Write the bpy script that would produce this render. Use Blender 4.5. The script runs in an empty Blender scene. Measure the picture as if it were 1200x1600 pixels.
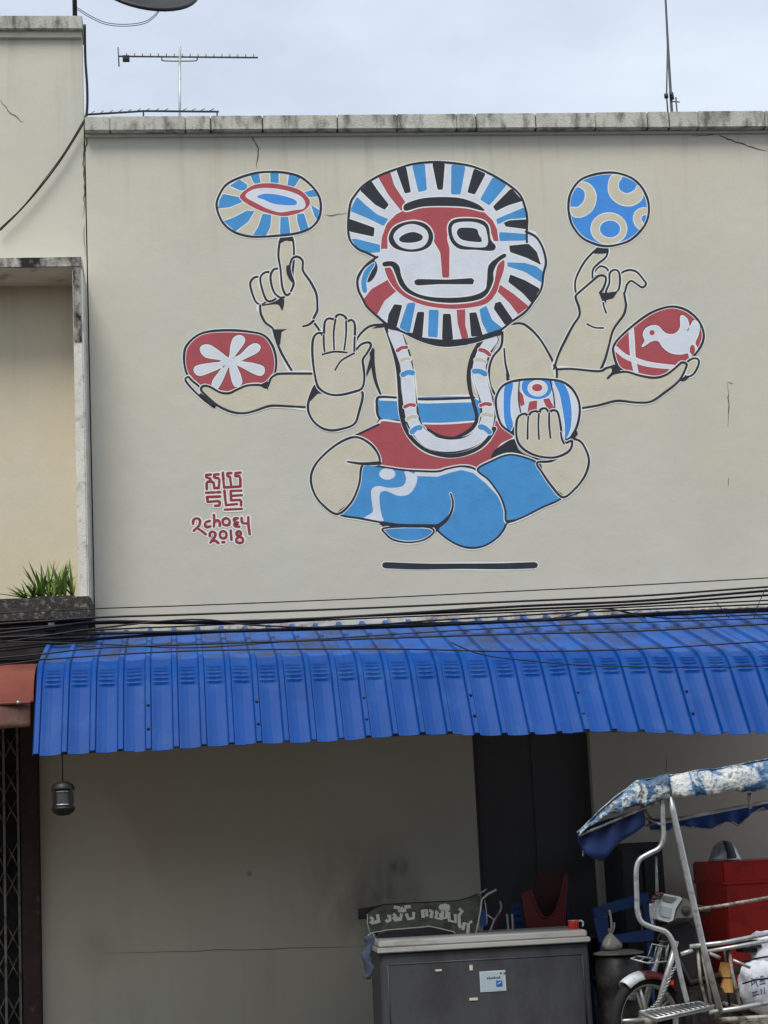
import bpy, bmesh, math, random
from mathutils import Vector, Matrix
from mathutils.geometry import tessellate_polygon
random.seed(7)
R = math.radians
scn = bpy.context.scene
C = scn.collection

# ------------------------------------------------------------------ camera
D, EYE, F = 14.64, 1.5, 2900.0            # metres to the wall, eye height, focal length in 1200x1600 pixels
yaw, pitch, roll = R(6.5), R(10.1), R(2.8)
FW = Vector((math.sin(yaw)*math.cos(pitch), math.cos(yaw)*math.cos(pitch), math.sin(pitch)))
r0 = Vector((math.cos(yaw), -math.sin(yaw), 0)); u0 = r0.cross(FW)
RT = r0*math.cos(roll) - u0*math.sin(roll); UP = r0*math.sin(roll) + u0*math.cos(roll)
CP = Vector((0, -D, EYE))
cam = bpy.data.cameras.new('camera'); co = bpy.data.objects.new('camera', cam); C.objects.link(co)
co.matrix_world = Matrix(((RT.x, UP.x, -FW.x, CP.x), (RT.y, UP.y, -FW.y, CP.y), (RT.z, UP.z, -FW.z, CP.z), (0, 0, 0, 1)))
cam.sensor_fit = 'VERTICAL'; cam.sensor_height = 36; cam.lens = 36*F/1600; cam.clip_end = 3000
scn.camera = co

# ------------------------------------------------------------------ sky, sun, exposure
SUN_EL, SUN_AZ = 60, 200                  # high behind the camera, a little to its left
w = bpy.data.worlds.new('World'); scn.world = w; w.use_nodes = True
nt = w.node_tree; nt.nodes.clear()
def N(nt, t, **k):
    n = nt.nodes.new(t)
    for a, b in k.items(): setattr(n, a, b)
    return n
sky = N(nt, 'ShaderNodeTexSky', sky_type='NISHITA'); sky.sun_disc = False
sky.sun_elevation = R(SUN_EL); sky.sun_rotation = R(SUN_AZ); sky.air_density = 1; sky.dust_density = 2.5
tc = N(nt, 'ShaderNodeTexCoord'); nz = N(nt, 'ShaderNodeTexNoise'); nz.inputs['Scale'].default_value = 3.2; nz.inputs['Detail'].default_value = 6; nz.inputs['Roughness'].default_value = .55
mp = N(nt, 'ShaderNodeMapping'); mp.inputs['Scale'].default_value = (1, 1, 2.2); mp.inputs['Location'].default_value = (.35, .1, .25)
rp = N(nt, 'ShaderNodeMapRange'); rp.inputs[1].default_value = .36; rp.inputs[2].default_value = .68; rp.inputs[3].default_value = .62; rp.inputs[4].default_value = 1.0
mx = N(nt, 'ShaderNodeMix', data_type='RGBA'); mx.inputs[7].default_value = (6.1, 6.75, 7.6, 1)
bg = N(nt, 'ShaderNodeBackground'); bg.inputs[1].default_value = .068
ow = N(nt, 'ShaderNodeOutputWorld')
L = nt.links.new
L(tc.outputs['Generated'], mp.inputs[0]); L(mp.outputs[0], nz.inputs['Vector']); L(nz.outputs[0], rp.inputs[0])
L(rp.outputs[0], mx.inputs[0]); L(sky.outputs[0], mx.inputs[6]); L(mx.outputs[2], bg.inputs[0]); L(bg.outputs[0], ow.inputs[0])
sl = bpy.data.lights.new('sun', 'SUN'); sl.energy = 1.5; sl.angle = R(25); sl.color = (1, .96, .9)
so = bpy.data.objects.new('sun', sl); C.objects.link(so)
sd = Vector((math.sin(R(SUN_AZ))*math.cos(R(SUN_EL)), math.cos(R(SUN_AZ))*math.cos(R(SUN_EL)), math.sin(R(SUN_EL))))
so.rotation_euler = sd.to_track_quat('Z', 'Y').to_euler(); so.location = (0, -20, 20)
vs = scn.view_settings; vs.view_transform = 'Standard'; vs.look = 'None'; vs.exposure = 1.0; vs.gamma = 1; vs.use_curve_mapping = False

# ------------------------------------------------------------------ helpers
def at(u, v, Y=0.0):                      # the point at depth Y that the photograph shows at (u, v)
    d = FW*F + RT*(u-600) + UP*(800-v); t = (Y-CP.y)/d.y
    return CP + d*t
def lin(c):
    c /= 255.0
    return c/12.92 if c <= .04045 else ((c+.055)/1.055)**2.4
def col(s, g=1.0): return tuple(min(.86, lin(x)*g) for x in s) + (1,)
def material(name, srgb, rough=.6, metal=0., var=.15, scale=5., bump=.0, dirt=None, dscale=3., damt=.5, stretch=(1, 1, 1), g=1.0, bscale=60., spec=.4):
    m = bpy.data.materials.new(name); m.use_nodes = True; t = m.node_tree; b = t.nodes['Principled BSDF']; L = t.links.new
    b.inputs['Roughness'].default_value = rough; b.inputs['Metallic'].default_value = metal; b.inputs['Specular IOR Level'].default_value = spec
    c = col(srgb, g)
    tc = N(t, 'ShaderNodeTexCoord'); mp = N(t, 'ShaderNodeMapping'); mp.inputs['Scale'].default_value = stretch; L(tc.outputs['Object'], mp.inputs[0])
    nz = N(t, 'ShaderNodeTexNoise'); nz.inputs['Scale'].default_value = scale; nz.inputs['Detail'].default_value = 6; L(mp.outputs[0], nz.inputs['Vector'])
    mr = N(t, 'ShaderNodeMapRange'); mr.inputs[1].default_value = .25; mr.inputs[2].default_value = .75; mr.inputs[3].default_value = 1-var; mr.inputs[4].default_value = 1+var*.6; L(nz.outputs[0], mr.inputs[0])
    mu = N(t, 'ShaderNodeMix', data_type='RGBA', blend_type='MULTIPLY'); mu.inputs[0].default_value = 1; mu.inputs[6].default_value = c; L(mr.outputs[0], mu.inputs[7])
    out = mu.outputs[2]
    if dirt:
        n2 = N(t, 'ShaderNodeTexNoise'); n2.inputs['Scale'].default_value = dscale; n2.inputs['Detail'].default_value = 8; n2.inputs['Roughness'].default_value = .65; L(mp.outputs[0], n2.inputs['Vector'])
        r2 = N(t, 'ShaderNodeMapRange'); r2.inputs[1].default_value = .62-damt*.35; r2.inputs[2].default_value = .75-damt*.25; r2.inputs[4].default_value = min(1, damt+.35); L(n2.outputs[0], r2.inputs[0])
        m2 = N(t, 'ShaderNodeMix', data_type='RGBA'); m2.inputs[7].default_value = col(dirt, g); L(r2.outputs[0], m2.inputs[0]); L(out, m2.inputs[6]); out = m2.outputs[2]
    L(out, b.inputs['Base Color'])
    if bump:
        n3 = N(t, 'ShaderNodeTexNoise'); n3.inputs['Scale'].default_value = bscale; n3.inputs['Detail'].default_value = 5; L(tc.outputs['Object'], n3.inputs['Vector'])
        bp = N(t, 'ShaderNodeBump'); bp.inputs['Strength'].default_value = bump; bp.inputs['Distance'].default_value = .01; L(n3.outputs[0], bp.inputs['Height']); L(bp.outputs[0], b.inputs['Normal'])
    return m
def tag(o, label=None, cat=None, group=None, kind=None):
    if label: o['label'] = label
    if cat: o['category'] = cat
    if group: o['group'] = group
    if kind: o['kind'] = kind
    return o
def link(name, me, parent=None):
    o = bpy.data.objects.new(name, me); C.objects.link(o)
    if parent: o.parent = parent
    return o
def empty(name, loc, label, cat, group=None):
    o = bpy.data.objects.new(name, None); C.objects.link(o); o.location = loc; o.empty_display_size = .1
    tag(o, label, cat, group); o['_o'] = 1
    del o['_o']; return o
def mesh(name, vs, fs, mat, parent=None, smooth=False, mi=None):
    me = bpy.data.meshes.new(name); pl = parent
    off = Vector((0, 0, 0))
    while pl is not None: off += pl.location; pl = pl.parent
    me.from_pydata([tuple(Vector(v)-off) for v in vs], [], fs)
    for m in (mat if isinstance(mat, (list, tuple)) else [mat]): me.materials.append(m)
    if mi: me.polygons.foreach_set('material_index', mi)
    if smooth: me.polygons.foreach_set('use_smooth', [True]*len(me.polygons))
    me.update(); return link(name, me, parent)
def fixn(o):
    bm = bmesh.new(); bm.from_mesh(o.data); bmesh.ops.recalc_face_normals(bm, faces=bm.faces); bm.to_mesh(o.data); bm.free(); return o
def box(name, x0, x1, y0, y1, z0, z1, mat, parent=None, bev=0, rot=None):
    vs = [(x, y, z) for x in (x0, x1) for y in (y0, y1) for z in (z0, z1)]
    if rot:
        c = Vector(((x0+x1)/2, (y0+y1)/2, (z0+z1)/2)); vs = [tuple(c + rot @ (Vector(v)-c)) for v in vs]
    fs = [(0, 1, 3, 2), (4, 6, 7, 5), (0, 4, 5, 1), (2, 3, 7, 6), (0, 2, 6, 4), (1, 5, 7, 3)]
    o = mesh(name, vs, fs, mat, parent)
    if bev:
        bm = bmesh.new(); bm.from_mesh(o.data); bmesh.ops.bevel(bm, geom=bm.edges[:], offset=bev, segments=2, affect='EDGES'); bm.to_mesh(o.data); bm.free()
    return o
def boxes(name, lst, mat, parent=None):
    vs, fs = [], []
    for x0, x1, y0, y1, z0, z1 in lst:
        k = len(vs); vs += [(x, y, z) for x in (x0, x1) for y in (y0, y1) for z in (z0, z1)]
        fs += [tuple(k+i for i in f) for f in [(0, 1, 3, 2), (4, 6, 7, 5), (0, 4, 5, 1), (2, 3, 7, 6), (0, 2, 6, 4), (1, 5, 7, 3)]]
    return mesh(name, vs, fs, mat, parent)
def crom(p, closed=False, n=5):
    p = [Vector(q) for q in p]; out = []; k = len(p)
    for i in range(k if closed else k-1):
        if closed: a, b, c, d = p[(i-1) % k], p[i], p[(i+1) % k], p[(i+2) % k]
        else: a, b, c, d = p[max(i-1, 0)], p[i], p[i+1], p[min(i+2, k-1)]
        for j in range(n):
            t = j/n
            out.append(.5*((2*b)+(c-a)*t+(2*a-5*b+4*c-d)*t*t+(3*b-a-3*c+d)*t**3))
    if not closed: out.append(p[-1])
    return out
def tube_data(pts, r, n=8, caps=True):
    pts = [Vector(p) for p in pts]; vs, fs = [], []; up = None
    rr = r if isinstance(r, (list, tuple)) else [r]*len(pts)
    for i, p in enumerate(pts):
        t = (pts[min(i+1, len(pts)-1)] - pts[max(i-1, 0)]).normalized()
        if up is None: up = t.orthogonal().normalized()
        up = (up - t*up.dot(t)); up = up.normalized() if up.length > 1e-6 else t.orthogonal().normalized()
        s = t.cross(up)
        for j in range(n):
            a = 2*math.pi*j/n; vs.append(p + (up*math.cos(a)+s*math.sin(a))*rr[i])
    for i in range(len(pts)-1):
        for j in range(n):
            a, b = i*n+j, i*n+(j+1) % n; fs.append((a, b, b+n, a+n))
    if caps: fs.append(tuple(range(n-1, -1, -1))); k = (len(pts)-1)*n; fs.append(tuple(range(k, k+n)))
    return vs, fs
def tube(name, pts, r, mat, parent=None, n=8, smooth_path=False, sub=5):
    if smooth_path: pts = crom(pts, False, sub)
    vs, fs = tube_data(pts, r, n); return mesh(name, vs, fs, mat, parent, smooth=n > 5)
def tubes(name, lst, mat, parent=None, n=7):
    V, Fc = [], []
    for pts, r in lst:
        vs, fs = tube_data(pts, r, n); k = len(V); V += vs; Fc += [tuple(k+i for i in f) for f in fs]
    return mesh(name, V, Fc, mat, parent, smooth=True)
def lathe(name, prof, c, mat, parent=None, n=28, axis='Z', mi=None):
    vs, fs, m = [], [], []
    for r, h in prof:
        for j in range(n):
            a = 2*math.pi*j/n; q = (r*math.cos(a), r*math.sin(a), h) if axis == 'Z' else (r*math.cos(a), h, r*math.sin(a)) if axis == 'Y' else (h, r*math.cos(a), r*math.sin(a))
            vs.append(Vector(c)+Vector(q))
    for i in range(len(prof)-1):
        for j in range(n):
            a, b = i*n+j, i*n+(j+1) % n; fs.append((a, b, b+n, a+n)); m.append(mi[i] if mi else 0)
    o = mesh(name, vs, fs, mat, parent, True, m); return fixn(o)
def prism(name, pts, depth, mat, parent=None, dirv=(0, 1, 0)):     # outline in 3D, given thickness
    pts = [Vector(p) for p in pts]; n = len(pts); d = Vector(dirv)*depth
    # triangulate in the plane seen along dirv
    a = Vector(dirv).orthogonal().normalized(); b = Vector(dirv).cross(a)
    tri = tessellate_polygon([[Vector((p.dot(a), p.dot(b), 0)) for p in pts]])
    vs = pts + [p+d for p in pts]; fs = [tuple(t) for t in tri] + [tuple(n+i for i in reversed(t)) for t in tri] + [(i, (i+1) % n, n+(i+1) % n, n+i) for i in range(n)]
    return fixn(mesh(name, vs, fs, mat, parent))

# ------------------------------------------------------------------ materials
def wall_material(name, srgb, seed, ztop, soot=()):
    m = material(name, srgb, rough=.85, var=.07, scale=.8, bump=.1, bscale=70, g=1.12, spec=.2); t = m.node_tree; b = t.nodes['Principled BSDF']; L = t.links.new
    tc = next(n for n in t.nodes if n.type == 'TEX_COORD'); cur = b.inputs['Base Color'].links[0].from_socket
    def blend(fac, c, mode='MIX'):
        nonlocal cur
        x = N(t, 'ShaderNodeMix', data_type='RGBA', blend_type=mode); x.inputs[7].default_value = c; L(fac, x.inputs[0]); L(cur, x.inputs[6]); cur = x.outputs[2]
    def noise(scale, stretch, lo, hi, top, loc=(0, 0, 0)):
        mp = N(t, 'ShaderNodeMapping'); mp.inputs['Scale'].default_value = stretch; mp.inputs['Location'].default_value = (seed+loc[0], loc[1], loc[2]); L(tc.outputs['Object'], mp.inputs[0])
        n = N(t, 'ShaderNodeTexNoise'); n.inputs['Scale'].default_value = scale; n.inputs['Detail'].default_value = 7; n.inputs['Roughness'].default_value = .6; L(mp.outputs[0], n.inputs['Vector'])
        r = N(t, 'ShaderNodeMapRange'); r.inputs[1].default_value = lo; r.inputs[2].default_value = hi; r.inputs[4].default_value = top; L(n.outputs[0], r.inputs[0]); return r.outputs[0]
    def mul(a, bb):
        x = N(t, 'ShaderNodeMath', operation='MULTIPLY'); L(a, x.inputs[0]); L(bb, x.inputs[1]); return x.outputs[0]
    sp = N(t, 'ShaderNodeSeparateXYZ'); L(tc.outputs['Object'], sp.inputs[0])
    def zr(a, bb, axis='Z'):
        r = N(t, 'ShaderNodeMapRange'); r.inputs[1].default_value = a; r.inputs[2].default_value = bb; L(sp.outputs[axis], r.inputs[0]); return r.outputs[0]
    blend(noise(1.1, (1, 1, .7), .45, .75, .35, (3, 0, 0)), col((186, 172, 150), 1.1))            # warm blotches in the old paint
    blend(noise(.6, (1, 1, 1), .5, .7, .35, (9, 0, 0)), col((176, 180, 172), 1.1))                  # greyer blotches
    blend(mul(noise(7, (1, 1, .06), .52, .78, .4), zr(ztop-1.3, ztop)), col((120, 116, 100)))         # runs below the coping
    blend(noise(26, (1, 1, .8), .68, .74, .35, (5, 0, 0)), col((120, 112, 98)))                      # specks
    blend(mul(noise(4, (1, 1, .12), .5, .8, .22, (2, 0, 0)), zr(1.6, .2)), col((96, 92, 76)))       # splash marks near the ground
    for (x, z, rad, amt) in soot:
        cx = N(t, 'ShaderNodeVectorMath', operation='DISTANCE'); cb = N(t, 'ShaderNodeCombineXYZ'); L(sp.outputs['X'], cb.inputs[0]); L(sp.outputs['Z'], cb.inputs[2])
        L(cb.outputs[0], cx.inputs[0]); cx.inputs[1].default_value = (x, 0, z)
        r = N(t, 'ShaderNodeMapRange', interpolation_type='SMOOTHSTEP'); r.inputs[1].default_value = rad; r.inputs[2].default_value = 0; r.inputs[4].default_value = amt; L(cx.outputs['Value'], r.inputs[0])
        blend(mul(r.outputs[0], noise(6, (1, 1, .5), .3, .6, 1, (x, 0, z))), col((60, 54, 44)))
    old = b.inputs['Normal'].links[0].from_node; n9 = N(t, 'ShaderNodeTexNoise'); n9.inputs['Scale'].default_value = 5; n9.inputs['Detail'].default_value = 4; L(tc.outputs['Object'], n9.inputs['Vector'])
    b9 = N(t, 'ShaderNodeBump'); b9.inputs['Strength'].default_value = .16; b9.inputs['Distance'].default_value = .03; L(n9.outputs[0], b9.inputs['Height']); L(old.outputs[0], b9.inputs['Normal']); L(b9.outputs[0], b.inputs['Normal'])
    L(cur, b.inputs['Base Color']); return m
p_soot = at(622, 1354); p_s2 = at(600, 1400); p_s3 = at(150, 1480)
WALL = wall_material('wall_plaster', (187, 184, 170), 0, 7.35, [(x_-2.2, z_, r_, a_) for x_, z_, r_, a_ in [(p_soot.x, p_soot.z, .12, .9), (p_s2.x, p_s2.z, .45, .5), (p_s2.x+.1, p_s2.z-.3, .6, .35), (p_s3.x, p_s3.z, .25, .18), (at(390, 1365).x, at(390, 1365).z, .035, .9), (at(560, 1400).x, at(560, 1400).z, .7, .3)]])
WALL2 = wall_material('neighbour_plaster', (186, 184, 170), 21, 8.25)
WALL3 = wall_material('cream_plaster', (200, 190, 166), 33, 6.1)
COPING = material('coping_concrete', (176, 175, 165), .9, var=.25, scale=6, bump=.5, dirt=(48, 46, 42), dscale=9, damt=.42, stretch=(1, 1, .35), g=1.1)
STAINED = material('stained_concrete', (196, 192, 180), .9, var=.2, scale=8, bump=.6, dirt=(34, 34, 36), dscale=7, damt=.8, stretch=(1, 1, .5))
FIN = material('whitewashed_fin', (205, 203, 192), .9, var=.15, scale=6, bump=.4, dirt=(90, 88, 80), dscale=8, damt=.25, g=1.1)
MOSSY = material('mossy_concrete', (58, 56, 54), .95, var=.4, scale=14, bump=.8, dirt=(150, 146, 136), dscale=26, damt=.28)
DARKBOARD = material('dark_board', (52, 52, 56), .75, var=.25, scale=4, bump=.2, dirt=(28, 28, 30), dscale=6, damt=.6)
BROWN = material('brown_paint', (62, 46, 42), .7, var=.25, scale=5, bump=.2, dirt=(120, 108, 98), dscale=14, damt=.12)
ASPHALT = material('asphalt', (64, 63, 62), .95, var=.25, scale=20, bump=.7, bscale=150)
PAVE = material('pavement_concrete', (116, 102, 78), .95, var=.25, scale=6, bump=.4, dirt=(70, 68, 64), dscale=4, damt=.3)
INNER = material('dim_interior', (96, 92, 86), .9, var=.2)
BLUE = material('blue_sheet_metal', (3, 65, 138), .45, var=.14, scale=2.5, bump=.05, dirt=(34, 78, 136), dscale=5, damt=.26, stretch=(1, 1, .6), bscale=12, spec=.15)
BLUETOP = material('grimy_blue_sheet', (28, 86, 164), .6, var=.22, scale=4, dirt=(52, 62, 86), dscale=3.5, damt=.5, stretch=(1, .7, 1), bump=.1, bscale=20)
REDMETAL = material('red_brown_sheet', (146, 78, 62), .4, var=.15, scale=3, dirt=(110, 66, 54), dscale=5, damt=.3)
STEEL = material('brushed_steel', (176, 177, 176), .36, metal=.85, var=.18, scale=5, dirt=(96, 92, 86), dscale=8, damt=.3, stretch=(.2, 1, 1))
GALV = material('galvanised_tube', (186, 190, 190), .42, metal=.6, var=.2, scale=12, dirt=(92, 80, 68), dscale=22, damt=.28)
RUSTY = material('rusty_tube', (168, 166, 158), .6, metal=.3, var=.2, scale=12, dirt=(84, 62, 50), dscale=18, damt=.5)
BLACKM = material('black_metal', (36, 36, 40), .5, var=.2)
CABLE = material('cable_rubber', (20, 20, 22), .55, var=.2, scale=9)
GREYP = material('cabinet_grey', (76, 78, 84), .5, var=.12, scale=3, bump=.05, dirt=(60, 60, 62), dscale=4, damt=.4, stretch=(1, 1, .5), metal=.15)
RUBBER = material('tyre_rubber', (30, 30, 31), .85, var=.2, scale=20)
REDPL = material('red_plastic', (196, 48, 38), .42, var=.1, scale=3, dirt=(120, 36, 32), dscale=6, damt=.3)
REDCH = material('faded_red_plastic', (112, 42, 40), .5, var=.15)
BLUEPL = material('blue_plastic', (38, 68, 124), .5, var=.15, dirt=(38, 52, 84), dscale=6, damt=.4)
WHITEPL = material('white_plastic', (214, 220, 222), .4, var=.08, dirt=(150, 154, 156), dscale=8, damt=.3)
GREYPL = material('grey_plastic', (128, 124, 118), .5, var=.15)
SACK = material('white_sack', (214, 218, 226), .75, var=.12, scale=8, bump=.6, bscale=25)
INK = material('blue_ink', (70, 100, 150), .8, var=.2)
POT = material('sooty_metal', (70, 68, 66), .45, metal=.5, var=.3, scale=6, dirt=(34, 32, 30), dscale=5, damt=.6)
BAG = material('plastic_bag', (150, 148, 140), .35, var=.2, scale=12)
SIGNB = material('sign_green_grey', (92, 96, 84), .7, var=.25, scale=6, dirt=(52, 52, 46), dscale=7, damt=.5)
LETTER = material('cream_letter', (206, 204, 188), .7, var=.15, scale=20)
DRY = material('dry_leaf', (150, 128, 78), .8, var=.2)
LEAF = material('succulent_leaf', (128, 158, 72), .5, var=.35, scale=9, dirt=(60, 92, 44), dscale=12, damt=.4)
SOIL = material('soil', (60, 48, 38), .95, var=.3, scale=20)
WOOD = material('pale_wood', (190, 146, 86), .7, var=.2, scale=8, stretch=(3, 3, .4))
TARPB = material('blue_tarpaulin', (40, 76, 156), .5, var=.2, scale=5, bump=.4, bscale=14)
MAROON = material('maroon_paint', (104, 38, 42), .4, var=.25, dirt=(70, 40, 38), dscale=8, damt=.4)
SEAM = material('plaster_seam', (128, 124, 110), .95, var=.2)
CRACKM = material('crack_dark', (70, 66, 58), .95, var=.2)
LAMPG = material('lamp_grille', (66, 66, 65), .6, var=.15)
ORANGE = material('orange_lens', (230, 80, 40), .3)
# mural paints
pk = dict(rough=.75, scale=7, bump=.2, bscale=50, g=1.12, spec=.25)
MB = material('mural_blue', (70, 138, 192), var=.13, **pk); MR = material('mural_red', (160, 76, 82), var=.1, **pk)
MK = material('mural_black', (46, 48, 56), var=.15, **pk); MW = material('mural_pale_grey', (200, 205, 212), var=.09, **pk)
MO = material('mural_white_line', (212, 214, 210), var=.04, **pk); MS = material('mural_skin', (190, 184, 165), var=.08, **pk)
MV = material('mural_bright_blue', (66, 134, 206), var=.06, **pk)
MD = material('signature_red', (138, 56, 58), var=.15, **pk)
PAL = dict(B=MB, R=MR, K=MK, W=MW, O=MO, S=MS, V=MV, D=MD); PK = list(PAL)

# ------------------------------------------------------------------ ground
ZR = -.14
tag(mesh('road', [(-300, -300, ZR), (300, -300, ZR), (300, -3.6, ZR), (-300, -3.6, ZR)], [(0, 1, 2, 3)], ASPHALT), kind='structure')
tag(box('pavement', -60, 60, -3.6, 12, -.3, 0, PAVE), kind='structure')
tag(box('kerb', -60, 60, -3.75, -3.604, -.3, .004, COPING), kind='structure')

# unseen far side of the street: terrace added to dim light below the canopy
TERR = [material('terrace_plaster', c, .9, var=.2, scale=1.2, dirt=(84, 80, 72), dscale=1.5, damt=.3) for c in ((104, 99, 88), (94, 91, 84), (100, 94, 80))]
SHUT = material('roller_shutter', (96, 98, 100), .6, var=.15); PANE = material('dark_pane', (34, 40, 46), .15, var=.1)
for i in range(7):
    x0 = -19+i*5.6; h = (6.7, 7.2, 6.9)[i % 3]; y1 = -17.2
    tr_ = empty('added_terrace_house', (x0+2.75, y1, ZR), ('tan', 'grey', 'ochre')[i % 3]+' unseen terraced shophouse added across the street behind the viewer to block low sky, '+('first', 'second', 'third', 'fourth', 'fifth', 'sixth', 'seventh')[i]+' from the left end', 'building', 'added terrace across the street')
    box('wall', x0, x0+5.55, y1-7, y1, ZR, h, TERR[i % 3], tr_)
    box('parapet', x0-.02, x0+5.57, y1-.2, y1+.12, h+.002, h+.5, TERR[(i+1) % 3], tr_)
    box('awning', x0+.2, x0+5.3, y1+.002, y1+1.4, 2.9, 2.98, SHUT, tr_)
    box('shutter', x0+.5, x0+5.0, y1+.002, y1+.04, ZR, 2.7, SHUT, tr_)
    for zz in (3.3, 5.0):
        for xx in (.6, 2.1, 3.6):
            f = box('window', x0+xx, x0+xx+1.2, y1+.002, y1+.06, zz, zz+1.3, WHITEPL, tr_); box('pane', x0+xx+.08, x0+xx+1.12, y1+.061, y1+.068, zz+.08, zz+1.22, PANE, f)
tag(box('far_pavement', -60, 60, -26, -15.4, -.3, -.004, PAVE), kind='structure')
# ------------------------------------------------------------------ main shophouse
XL, XLOW, XR, DX0, DX1, DZ = -.652, -1.103, 5.4, 2.283, 3.228, 2.46
ZT = 7.35
shop = empty('shophouse', (2.2, 0, 0), 'cream two-storey shophouse whose upper wall carries the painted mural', 'building')
boxes('wall', [(XL, XR, 0, .16, 2.9, ZT), (XLOW, DX0, 0, .16, 0, 2.9), (DX1, XR, 0, .16, 0, 2.9), (DX0, DX1, 0, .16, DZ, 2.9)], WALL, shop)
boxes('rear_shell', [(XLOW, XLOW+.16, .16, 8, 0, 2.9), (XL, XL+.16, .16, 8, 2.9, 7.0), (XR-.16, XR, .16, 8, 0, 7.0), (XLOW, XR, 8, 8.16, 0, 7.0)], INNER, shop)
box('roof_slab', XL+.16, XR-.16, .16, 8, 6.8, 6.95, INNER, shop)
box('upper_floor', XLOW+.16, XR-.16, .16, 8, 2.75, 2.88, INNER, shop)
GLOOM = material('doorway_gloom', (82, 80, 82), .6, var=.25, scale=3, stretch=(1, 1, .3), bump=.1)
dp = box('door', DX0+.003, DX1-.003, .1, .13, .02, DZ-.002, GLOOM, shop)  # added dark sheet standing in for the dim interior of the doorway
for k in range(2): xx = DX0+.04+k*.44; box('gloom_panel', xx, xx+.42, .094, .0995, .1, DZ-.08, GLOOM, dp, bev=.003)
# coping blocks with open joints
us = [131, 172, 290, 330, 411, 528, 621, 714, 745, 838, 931, 1013, 1047, 1092, 1196, 1262]
for i in range(len(us)-1):
    a, b = at(us[i], 190, -.1).x, at(us[i+1], 190, -.1).x
    if i == 0: a = XL+.005
    if i == len(us)-2: b = XR
    t = random.uniform(-.004, .004)
    box('coping_block', a, b-random.choice((.004, .005, .009)), -.1+t, .24, 7.346, 7.468+t+.022*(i/14), COPING, shop, bev=.006)
box('coping_core', XL+.03, XR-.02, -.082, .22, 7.347, 7.455, CRACKM, shop)
box('cornice_strip', XL+.005, XR, -.03, -.002, 7.322, 7.344, WALL, shop)
# cracks, laid on the plaster as narrow tapering slits
def crack(pts, wpx, parent, name='crack', m=CRACKM, Y=-.003):
    p = [at(u, v, Y) for u, v in pts]; q = []
    for i in range(len(p)-1):
        for k in range(4):
            t = k/4; a = p[i].lerp(p[i+1], t); j = .006 if k else .003
            q.append(a+Vector((random.uniform(-j, j), 0, random.uniform(-j, j))))
    q.append(p[-1]); vs, fs = [], []; n = len(q)
    for i, a in enumerate(q):
        d = (q[min(i+1, n-1)]-q[max(i-1, 0)]).normalized(); s = Vector((d.z, 0, -d.x)); h = wpx/205/2*random.uniform(.4, 1.2)*min(1, .2+2.5*min(i, n-1-i)/n)
        vs += [a+s*h, a-s*h]
        if i: fs.append((2*i-2, 2*i-1, 2*i+1, 2*i))
    return mesh(name, vs, fs, m, parent)
crack([(388, 200), (394, 212), (404, 232), (402, 250), (401, 264)], 1.8, shop)
crack([(1122, 202), (1126, 212), (1150, 222), (1175, 230), (1200, 236)], 2.0, shop)
crack([(1080, 212), (1100, 211), (1124, 208)], 1.3, shop)
crack([(1137, 598), (1139, 630), (1137, 666)], 1.6, shop)
crack([(1134, 597), (1146, 599)], 1.6, shop)
crack([(505, 337), (522, 336), (545, 333)], 1.2, shop)
crack([(150, 1490), (260, 1487), (420, 1483), (560, 1479), (592, 1478)], 1.1, shop, m=SEAM)
crack([(1040, 1178), (1043, 1225)], 1.2, shop); crack([(1138, 745), (1138, 760)], 1.1, shop)
# rusty flashing where the canopy meets the wall
FLASH = material('flaking_flashing', (196, 194, 184), .8, var=.2, scale=8, dirt=(112, 66, 46), dscale=9, damt=.4, stretch=(1, 1, 1.5))
fl = []
for i in range(46):
    x0 = -.6+i*.125; fl.append((x0, x0+.125-.0005*(i % 3), -.022-.004*random.random(), -.001, 3.2, 3.262+random.uniform(-.018, .012)))
boxes('flashing', fl, FLASH, shop)

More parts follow.
